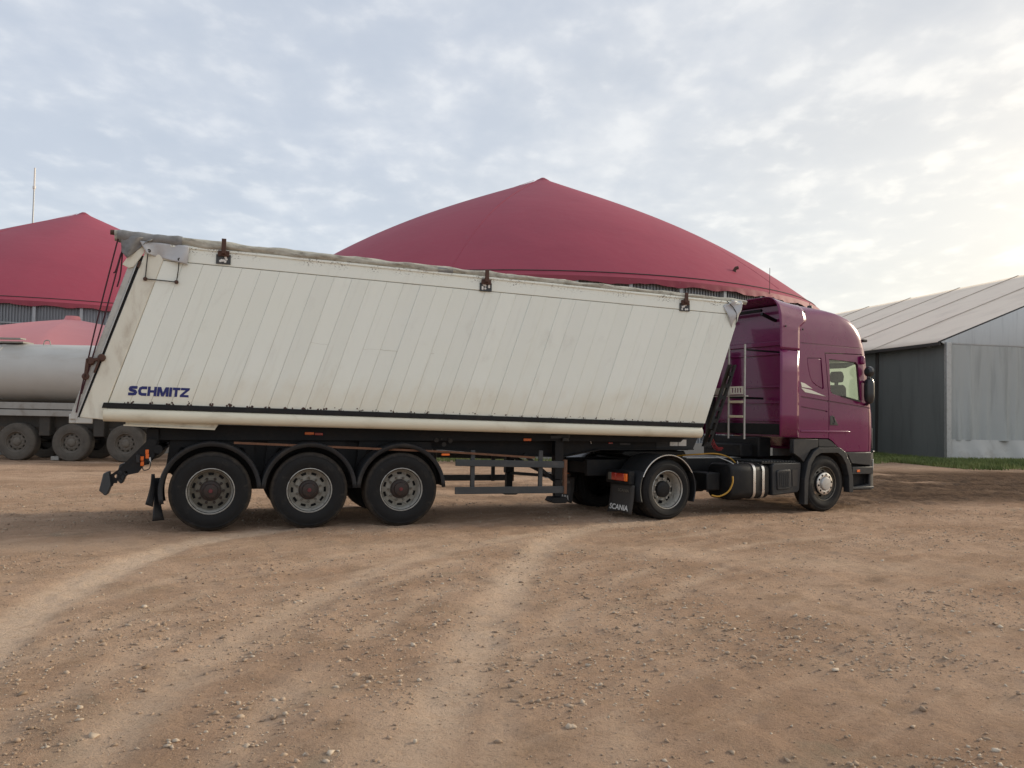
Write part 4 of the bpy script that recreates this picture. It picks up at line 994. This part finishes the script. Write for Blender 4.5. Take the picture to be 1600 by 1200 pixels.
# silver stripes
MB().prism([(3.015, 2.345), (3.12, 2.325), (3.32, 2.235), (3.05, 2.255)], -.004, .003).build('stripe', 'stripe', cab)
MB().prism([(3.025, 2.245), (3.30, 2.205), (3.67, 2.105), (3.13, 2.165)], -.0045, .003).build('stripe', 'stripe', cab)
MB().zprism([(5.02, .055), (5.10, .11), (5.17, .23), (5.13, .26), (5.03, .11)], 1.13, 1.53).build('grille_trim', 'guard', cab, .012)
MB().grid(lambda u, v: (5.185+.035*math.sin(math.pi*u), .34+1.82*u, 1.10+.45*v), 12, 2).build('grille', 'plastic', cab, solid=.03)
MB().box(4.74, 4.86, .035, .12, 3.18, 3.23).build('roof_lamp', 'seamdark', cab, .012)
# cab back wall pressings
for z in (1.62, 1.95, 2.25, 2.86): MB().box(2.945, 2.968, .25, 2.25, z, z+.035).build('back_rib', 'purple', cab, .008)
MB().box(2.935, 2.968, .10, 2.4, 3.03, 3.12).build('back_rib', 'purple', cab, .012)
MB().box(2.935, 2.968, .35, 2.1, 1.38, 1.58).build('back_panel', 'black', cab, .01)
# deflectors: lower side fins and the upper hood over the roof
for y, sg in ((0, 1), (CW, -1)):
    def sfn(u, v, y=y, sg=sg): return (2.515+u*.462, y+sg*(.006-.002*u+.008*(1-u)**3), 1.355+v*1.545)
    MB().grid(sfn, 8, 4).build('side_deflector', 'purple', cab, solid=.012, ang=40)
def hood(u, v):
    t_ = abs(v-.5)*2; sgn = -1 if v < .5 else 1
    topz = 3.785+.095*(1-u)**1.6
    if t_ < .35: yy, zn = .90*t_/.35, 1.0
    else:
        q = (t_-.35)/.65; zn = 1-q**1.6
        yy = float(np.interp(2.915+zn*(3.78-2.915), *zip(*HWZ)))
    w_ = 1-u
    yy = yy+w_*min(1.0, t_/.35)*.012*(1-abs(zn-.5))
    zz = 2.915+zn*(topz-2.915)
    x_f = 2.985+.03*zn+.19*float(sstep(.45, .66, np.array(zn)))
    x = 2.50+(x_f-2.50)*u
    return (x, CY+sgn*(yy+.002), zz+.003)
MB().grid(hood, 10, 100).build('roof_deflector', 'purple', cab, solid=.009, ang=40)
for q in ((2.62, 3.33), (3.08, 3.62), (3.05, 3.30)): MB().lathe([(0, -.012), (.016, -.010), (.018, .005)], 10, o=(q[0], -.012, q[1])).build('deflector_bolt', 'seamdark', cab)
MB().tube([(2.75, .7, 3.69), (2.75, 1.9, 3.69)], .03, 8).bar((2.60, .55, 3.60), (2.96, .55, 3.50), .05).bar((2.60, 1.9, 3.60), (2.96, 1.9, 3.50), .05).build('deflector_frame', 'black', cab)
# roof lamps
for x, y in ((4.05, .72), (4.08, 1.02)):
    MB().lathe([(0, -.05), (.085, -.05), (.085, .0), (.075, .09), (.05, .12), (.045, .17), (0, .175)], 16, 'z', (x, y, 3.72)).build('roof_beacon', 'plastic', cab)
MB().tube([(3.82, .5, 3.68), (3.80, .5, 3.90)], .005, 6).build('aerial', 'seamdark', cab)
# mirrors
mr = empty('mirror', cab)
MB().lathe([(0, -.06), (.06, -.055), (.095, -.02), (.10, .03), (.06, .07), (0, .08)], 20, 'x', (4.70, -.12, 2.60)).build('wide_mirror', 'mirror', mr)
def mshape(u, v):
    a = u*2*math.pi; zz = -.25+.50*v; r = (1-abs(v-.5)**4*14)**.5 if abs(v-.5) < .5 else 0
    return (4.70+.085*math.cos(a)*max(r, .05), -.13+.10*math.sin(a)*max(r, .05), 2.235+zz)
MB().grid(mshape, 20, 14).build('main_mirror', 'mirror', mr)
for pth, r_ in (([(4.74, .04, 2.40), (4.73, -.03, 2.42), (4.70, -.12, 2.42)], .022), ([(4.80, .03, 2.0), (4.76, -.03, 1.98), (4.70, -.13, 2.04)], .026), ([(4.70, -.12, 2.44), (4.70, -.12, 2.56)], .03)):
    MB().tube(pth, r_, 8).build('mirror_arm', 'mirror', mr)
MB().box(4.60, 4.70, -.05, .03, 2.74, 2.90).build('mirror_bracket', 'purple', mr, .03, seg=3)  # upper bracket of the mirror in cab colour, no lamp
# cab interior
for y in (.26, 1.55):
    st = MB().prism([(4.44, 1.62), (4.40, 2.26), (4.42, 2.34), (4.50, 2.36), (4.56, 2.30), (4.60, 1.75), (4.88, 1.72), (4.88, 1.58)], y, y+.36).build('seat', 'seat', cab, .04, seg=3)
    MB().prism([(4.44, 2.40), (4.41, 2.52), (4.45, 2.62), (4.52, 2.61), (4.56, 2.52), (4.54, 2.40)], y+.05, y+.31).build('headrest', 'seat', cab, .04, seg=3)
    MB().bar((4.48, y+.18, 2.33), (4.48, y+.18, 2.42), .05).build('headrest_post', 'seat', cab)
cur = MB().grid(lambda u, v: (4.93+.02*math.sin(u*38)-.07*v, .22+2.06*u, 1.98+v*.90), 120, 3).build('backlight_sheet', 'backlight_sheet', cab, ang=80)  # added sheet that catches the sun, so the door window looks bright
MB().box(3.05, 4.95, .10, 2.40, 1.49, 1.53).build('cab_floor', 'seat', cab)
MB().box(4.60, 4.92, .12, 2.38, 1.55, 2.02).build('dashboard', 'seat', cab, .06, seg=3)
MB().prism([(4.30, 2.70), (4.56, 2.79), (4.62, 2.75), (4.36, 2.66)], .12, .75).build('sun_visor', 'seat', cab, .01)
MB().box(3.04, 3.06, .10, 2.40, 1.55, 3.4).build('rear_lining', 'lining', cab)
MB().box(3.06, 3.70, .085, .105, 1.55, 2.95).box(3.06, 3.70, 2.395, 2.415, 1.55, 2.95).build('side_lining', 'lining', cab)
MB().box(3.06, 4.7, .10, 2.40, 2.97, 2.99).build('roof_lining', 'lining', cab)
# wheel arch, steps and bumper
def arch_strip(y0, y1):
    ctr = (3.66, .52); outl = []
    pts_o = [(3.09, .14), (3.10, .60), (3.18, .90), (3.32, 1.08), (3.46, 1.165), (4.02, 1.165), (4.18, 1.08), (4.32, .86), (4.38, .60), (4.39, .33)]
    pts_i = [(4.28, .33), (4.27, .62), (4.19, .86), (4.08, 1.00), (3.96, 1.065), (3.52, 1.065), (3.38, 1.0), (3.27, .86), (3.20, .60), (3.18, .14)]
    mb = MB(); n = len(pts_o)
    for i in range(n-1):
        a, b, c, d_ = pts_o[i], pts_o[i+1], pts_i[n-2-i], pts_i[n-1-i]
        mb.prism([a, b, c, d_], y0, y1)
    return mb
for y0, y1 in ((-.035, .10), (CW-.10, CW+.035)): arch_strip(y0, y1).build('wheel_arch', 'plastic', tk, .008)
MB().prism([(3.10, .55), (3.18, .88), (3.34, 1.10), (3.48, 1.20), (4.0, 1.20), (4.2, 1.08), (4.36, .70), (4.30, .70), (4.12, 1.0), (3.96, 1.10), (3.52, 1.10), (3.34, 1.0), (3.18, .62)], .09, .42).build('arch_liner', 'black', tk)
MB().prism([(3.02, .98), (2.86, 1.06), (2.86, 1.315), (3.50, 1.32), (3.50, 1.18), (3.30, 1.12), (3.12, .90)], .008, .10).build('arch_panel', 'plastic', tk, .01)
MB().prism([(3.51, 1.18), (3.51, 1.32), (3.74, 1.315), (3.84, 1.28), (4.04, 1.14), (3.98, 1.175)], .008, .10).build('arch_panel', 'plastic', tk, .01)
bp = empty('bumper', tk)
MB().prism([(4.30, 1.02), (4.16, 1.075), (4.955, 1.075), (4.955, .36), (4.43, .36), (4.42, .42), (4.90, .46), (4.90, .82), (4.40, .86), (4.34, .95)], .012, .11).build('bumper_side', 'plastic', bp, .015)
MB().box(4.40, 4.95, .14, .20, .38, 1.0).build('step_back', 'black', bp)
MB().box(4.40, 5.0, -.01, .16, .385, .425).build('step', 'guard', bp, .006)
MB().box(4.40, 4.985, -.004, .16, .66, .80).build('step', 'plastic', bp, .01)
MB().box(4.52, 4.60, -.014, -.003, .70, .745).build('marker_lamp', 'orange', bp, .004)
bpl = [(4.90, .03), (5.0, .035), (5.09, .08), (5.15, .16), (5.19, .30), (5.21, .6)]
MB().zprism(bpl+[(x, CW-y) for x, y in bpl[::-1]], .36, 1.072).build('bumper_front', 'plastic', bp, .012)
for q in (1, -1):
    hp = [(5.02, .022), (5.10, .072), (5.165, .155), (5.205, .30), (5.22, .45), (5.15, .45), (5.04, .15)]
    MB().zprism([(x, y if q == 1 else CW-y) for x, y in hp], .72, .94).build('headlamp', 'headlamp', bp, .012)
MB().tube([(5.0, .03, 1.085), (5.08, .06, 1.085), (5.15, .14, 1.085)], .018, 8).build('bumper_trim', 'guard', bp)

# chassis frame, tank, battery box
fr = empty('chassis', tk)
for y in (.86, 1.56): MB().box(-1.0, 4.9, y, y+.08, .66, .93).build('frame_rail', 'black', fr, .006)
for x in (-.95, -.35, .35, 1.4, 2.3): MB().box(x, x+.10, .94, 1.56, .70, .88).build('cross_member', 'black', fr)
MB().tube([(0, .5, .49), (0, 2.0, .49)], .09, 14).build('axle', 'black', fr)
MB().lathe([(0, -.2), (.14, -.18), (.20, 0), (.14, .18), (0, .2)], 20, o=(0, 1.25, .49)).build('axle_housing', 'black', fr)
MB().tube([(3.66, .3, .45), (3.66, 2.2, .45)], .06, 12).build('axle', 'black', fr)
MB().prism([(-.15, .96), (-.35, 1.02), (-.30, 1.075), (1.0, 1.075), (1.05, 1.0), (.9, .94)], .78, 1.72).build('fifth_wheel', 'black', fr, .015)
MB().box(-.2, 1.0, .72, 1.78, .93, .96).build('mount_plate', 'black', fr)
MB().box(1.10, 2.45, .90, 1.62, .935, .955).build('catwalk', 'alu', fr)
mb = MB()
for k in range(12):
    for j in range(3): mb.box(2.15+k*.07, 2.19+k*.07, .06+j*.26, .28+j*.26, .905, .925)
mb.build('tread_plate', 'guard', fr)
MB().box(2.12, 3.02, .04, .86, .88, .904).build('deck', 'black', fr)
# fuel tank with two bright straps
def rsec(w, h, r, n=6):
    o = []
    for cx, cz, a0 in ((w-r, h-r, 0), (-(w-r), h-r, 90), (-(w-r), -(h-r), 180), (w-r, -(h-r), 270)):
        for k in range(n+1): a = rad(a0+90*k/n); o.append((cx+r*math.cos(a), cz+r*math.sin(a)))
    return o
def tankloft(x0, x1, w, h, r, yc, zc, e=.03):
    mb = MB(); xs = [(x0, .90), (x0+.012, .97), (x0+e, 1), (x1-e, 1), (x1-.012, .97), (x1, .90)]; sec = rsec(w, h, r); n = len(sec)
    for x, s_ in xs:
        for y, z in sec: mb.v.append((x, yc+y*s_, zc+z*s_))
    for i in range(len(xs)-1):
        for k in range(n): mb.f.append((i*n+k, i*n+(k+1) % n, (i+1)*n+(k+1) % n, (i+1)*n+k))
    mb.f.append(tuple(range(n))[::-1]); mb.f.append(tuple((len(xs)-1)*n+k for k in range(n))); return mb
tkn = tankloft(1.40, 2.30, .30, .305, .13, .33, .575).build('fuel_tank', 'black', tk)
for x in (1.93, 2.14): tankloft(x-.032, x+.032, .310, .315, .135, .33, .575, .004).build('tank_strap', 'chrome', tkn)
MB().tube([(1.62, .33, .88), (1.62, .33, .93)], .06, 16).build('tank_cap', 'black', tkn)
bb = MB().prism([(2.35, .32), (2.33, .84), (2.37, .885), (3.04, .895), (3.05, .84), (3.015, .41), (2.97, .36)], .005, .75).build('battery_box', 'plastic', tk, .018, seg=3)
MB().prism([(2.45, .42), (2.43, .74), (2.47, .77), (2.76, .775), (2.78, .46), (2.74, .43)], -.018, .006).build('box_lid', 'plastic', bb, .012)
for k in range(5): MB().box(2.50+k*.05, 2.515+k*.05, -.026, -.0185, .47, .73).build('lid_rib', 'plastic', bb)
MB().prism([(2.83, .47), (2.82, .77), (2.96, .775), (2.95, .48)], -.004, .008).build('box_recess', 'seamdark', bb)
MB().box(1.05, 1.35, .25, .80, .42, .72).build('air_tank_bracket', 'black', fr, .02)
MB().lathe([(0, -.35), (.11, -.34), (.13, -.3), (.13, .3), (.11, .34), (0, .35)], 18, 'x', (.95, .62, .50)).build('air_tank', 'black', fr)
MB().box(2.60, 2.92, .60, 1.9, .95, 1.33).box(2.30, 2.9, .75, 1.75, .955, 1.20).build('gearbox_cover', 'black', fr, .03)
MB().tube([(2.62, 1.9, .7), (2.62, 1.9, 1.9), (2.62, 1.95, 3.0)], .10, 14).build('intake_stack', 'black', fr)
# rear wheels, steer wheels
def drive_wheel(y, flip):
    w = empty('wheel', tk, (0, y, .482), (0, .4, math.pi if flip else 0))
    put('tyre', get_tyre(.49, .295), w); o = put('tyre', get_tyre(.49, .295), w); o.location = (0, .33, 0)
    put('rim', get_rim('d', .19, 'rim'), w); put('wheel_disc', get_disc('d', 'rimmid', .19, holes=8, hr=(.238, .185), hub_r=.12), w)
    put('wheel_nuts', nut_mesh(.177, .018, .035, 'rim'), w)['kind'] = 'stuff'
    lathe_part('hub', [(.135, .17), (.13, .11), (.11, .095), (.06, .09), (0, .09)], 'black', w)
    lathe_part('brake_drum', [(.262, .23), (.2, .22), (0, .22)], 'black', w, 30)
drive_wheel(0, False); drive_wheel(2.5, True)
def steer_wheel(y, flip):
    w = empty('wheel', tk, (3.655, y, .503), (0, .15, (math.pi if flip else 0)))
    put('tyre', get_tyre(.515, .315), w)
    put('rim', get_rim('s', .085, 'rimdark'), w); put('wheel_disc', get_disc('s', 'rimdark', .085, hr=(.244, .214), hub_r=.20), w)
    lathe_part('hub_drum', [(.205, .07), (.20, .045), (.185, .02), (.14, .012), (.12, .012)], 'black', w, 40)
    cov = []
    mb = MB(); n = 60
    mb.lathe([(.205, .008), (.200, -.006), (.188, -.010), (.150, -.012), (.128, -.010), (.122, -.002)], n, skip=lambda k, j: j == 2 and (k % 6) in (2, 3))
    mb.build('hub_ring', 'chrome', w, ang=40)
    put('wheel_nuts', nut_mesh(.03, .017, .012, 'seamdark'), w)['kind'] = 'stuff'
    lathe_part('hub_cap', [(.122, .012), (.118, -.035), (.108, -.045), (.05, -.05), (0, -.05)], 'alu', w)
steer_wheel(0.0, False); steer_wheel(2.5, True)
# drive axle mudguards, lamps and flaps
for y0, y1, sg in ((-.01, .64, 1), (CW-.64, CW+.01, -1)):
    mgd = mudguard(tk, 0, y0, y1, .49, .555, 30, 150, 'mirror', .02)
    ye = y0-.006 if sg == 1 else y1+.006
    MB().tube([(.555*math.cos(rad(a)), ye, .49+.555*math.sin(rad(a))) for a in np.linspace(28, 158, 24)], .008, 6).build('guard_trim', 'chrome', mgd)
    mudguard(tk, 0, y0, y1, .49, .575, -22, 30, 'plastic', .02)
    mudguard(tk, 0, y0, y1, .49, .575, 150, 200, 'plastic', .02)
    yl = .12 if sg == 1 else CW-.66
    lampbar = MB().box(-.70, -.60, yl-.02, yl+.62, .57, .78).build('lamp_carrier', 'black', tk, .01)
    cells = [(yl+.02, yl+.09, 'orange'), (yl+.095, yl+.30, 'redlamp'), (yl+.305, yl+.43, 'redlamp'), (yl+.435, yl+.52, 'rimdark')]
    for a, b, mm in cells: MB().box(-.735, -.702, a, b, .62, .74).build('tail_lamp', mm, lampbar, .008)
    fy = .06 if sg == 1 else CW-.70
    fl_ = MB().grid(lambda u, v, fy=fy: (-.63-.06*v*v, fy+.64*u, .56-v*.46+.02*math.sin(u*4)*v), 6, 8).build('mud_flap', 'seamdark', tk, solid=.012)
    lettering('flap_lettering', 'SCANIA', [(-.705, fy+.56, .145), (-.705, fy+.06, .145), (-.69, fy+.06, .235), (-.69, fy+.56, .235)], fl_, 'whitepaint', bold=.03, off=(-.006, 0, 0))
    lettering('flap_lettering', 'SCANIA', [(-.655, fy+.40, .44), (-.655, fy+.10, .44), (-.65, fy+.10, .49), (-.65, fy+.40, .49)], fl_, 'rimdark', bold=.03, off=(-.006, 0, 0))
MB().box(-1.02, -.99, 1.68, 2.20, .53, .645).build('number_plate', 'whitepaint', tk)
# service ladder behind the cab
ld = empty('ladder', tk)
for y in (.80, .40): MB().tube([(2.05, y, 1.30), (2.05, y, 3.0)], .018, 10).build('rail', 'alu', ld)
for z in (1.70, 1.965): MB().box(2.03, 2.07, .425, .775, z-.022, z+.022).build('rung', 'cream', ld, .006)
pl = MB().box(2.04, 2.055, .43, .77, 2.10, 2.245).mesh('bracket')
cc = MB()
for k in range(4): cc.box(2.0, 2.1, .485+k*.065, .525+k*.065, 2.13, 2.215)
link('ladder_bracket', boolean(pl, cc.mesh('c'), 'DIFFERENCE'), 'whitepaint', ld)
MB().box(2.02, 2.10, .36, 1.3, 2.06, 2.08).box(2.02, 2.10, .80, 1.3, 2.10, 2.22).build('coupling_board', 'alu', ld)
MB().bar((2.05, .40, 2.9), (2.9, .40, 2.9), .03).bar((2.05, .80, 2.05), (2.9, .80, 2.05), .04).build('ladder_stay', 'black', ld)
# coiled air lines
def coil(p0, p1, r, turns, m_, name):
    p0, p1 = Vector(p0), Vector(p1); d_ = (p1-p0); t_ = d_.normalized(); u_ = t_.cross(Vector((0, 0, 1))).normalized(); w_ = t_.cross(u_); pts = []
    for i in range(turns*10+1):
        f = i/(turns*10); a = f*turns*2*math.pi; pts.append(p0+d_*f+u_*r*math.cos(a)+w_*r*math.sin(a)+Vector((0, 0, -.12*math.sin(math.pi*f))))
    MB().tube(pts, .008, 6).build(name, m_, tk)
coil((1.62, .85, 1.42), (2.02, .95, 1.10), .035, 12, 'redhose', 'air_line'); coil((1.55, .95, 1.35), (1.95, 1.05, 1.15), .035, 12, 'seamdark', 'air_line')
MB().tube(smooth_line([(.75, .80, .98), (1.04, .55, 1.02), (1.40, .42, 1.04), (1.68, .38, .97), (1.80, .36, .88)]), .013, 8).build('air_line', 'hose', tk)
MB().tube(smooth_line([(1.30, .30, 1.0), (1.48, .18, .92), (1.56, .12, .86), (1.64, .13, .85), (1.70, .20, .92)]), .008, 8).build('air_line', 'alu', tk)
MB().tube(smooth_line([(1.38, -.02, .68), (1.37, -.03, .56), (1.27, -.03, .42), (1.10, .0, .345), (.98, .05, .36)]), .014, 8).build('air_line', 'hose', tk)

# ------------------------------------------------------------------ silver tanker
tn = thing('tanker_trailer', 'dusty silver tanker semi-trailer parked behind the tipper at left', 'trailer', (-13.2, 24.9, .0), rad(1.0))
shape = [(-.0, .0)]
prof = [(0, -9.0), (.50, -8.97), (.80, -8.88), (.90, -8.7)]+[(.90, x) for x in (-7, -5, -3, -1, 0, 1.0, 2.0, 3.0, 3.4)]+[(.80, 3.58), (.5, 3.68), (0, 3.70)]
MB().lathe(prof, 64, 'x', (0, .95, 2.66)).build('tank', 'tank', tn)
for x in (-7.2, -4.8, -2.45, 2.3):
    MB().lathe([(.90, x-.06), (.912, x-.05), (.912, x+.05), (.90, x+.06)], 64, 'x', (0, .95, 2.66)).build('tank_ring', 'tank', tn)
MB().box(-8.9, 3.3, -.02, .06, 1.55, 1.74).build('upper_rail', 'tankrail', tn, .01)
MB().box(-8.9, 3.3, -.06, .02, 1.34, 1.52).build('lower_rail', 'tankrail', tn, .01)
MB().box(-8.9, 3.3, .30, .40, 1.0, 1.6).build('chassis', 'dustydark', tn)
MB().box(-8.9, 3.3, 1.5, 1.6, 1.0, 1.6).build('chassis', 'dustydark', tn)
MB().box(-7.5, -1.9, .65, 1.25, 3.57, 3.62).build('walkway', 'tankrail', tn)
MB().box(-2.6, -1.75, .25, .55, 3.66, 3.70).build('walkway', 'tankrail', tn)
MB().tube(smooth_line([(-1.3, .7, 3.53), (-1.25, .7, 3.66), (-1.12, .7, 3.66), (-1.08, .7, 3.54)]), .018, 6).build('lifting_eye', 'tankrail', tn)
for x in (-.82, .80): MB().box(x-.16, x+.16, .05, .4, .75, 1.36).build('axle_bracket', 'dustydark', tn, .02)
for x in (-1.62, 0, 1.62):
    for y, fl_ in ((0, False), (1.95, True)):
        w = empty('wheel', tn, (x, y, .56), (0, x, math.pi if fl_ else 0))
        o = put('tyre', get_tyre(.565, .385, 'dustytyre'), w)
        put('rim', get_rim('tan', .10, 'dustyrim'), w); put('wheel_disc', get_disc('tan', 'dustyrim', .10), w)
        lathe_part('hub', [(.125, .09), (.12, .05), (.10, .03), (.05, .02), (0, .02)], 'dustyrim', w)
        lathe_part('brake_drum', [(.258, .14), (.2, .13), (0, .13)], 'dustydark', w, 30)
        put('wheel_nuts', nut_mesh(.10, .018, .03, 'dustyrim'), w)['kind'] = 'stuff'
    MB().tube([(x, .2, .56), (x, 1.8, .56)], .07, 10).build('axle', 'dustydark', tn)
MB().box(-.62, -.38, .10, .5, .02, .14).build('wheel_chock', 'tankrail', tn, .01)
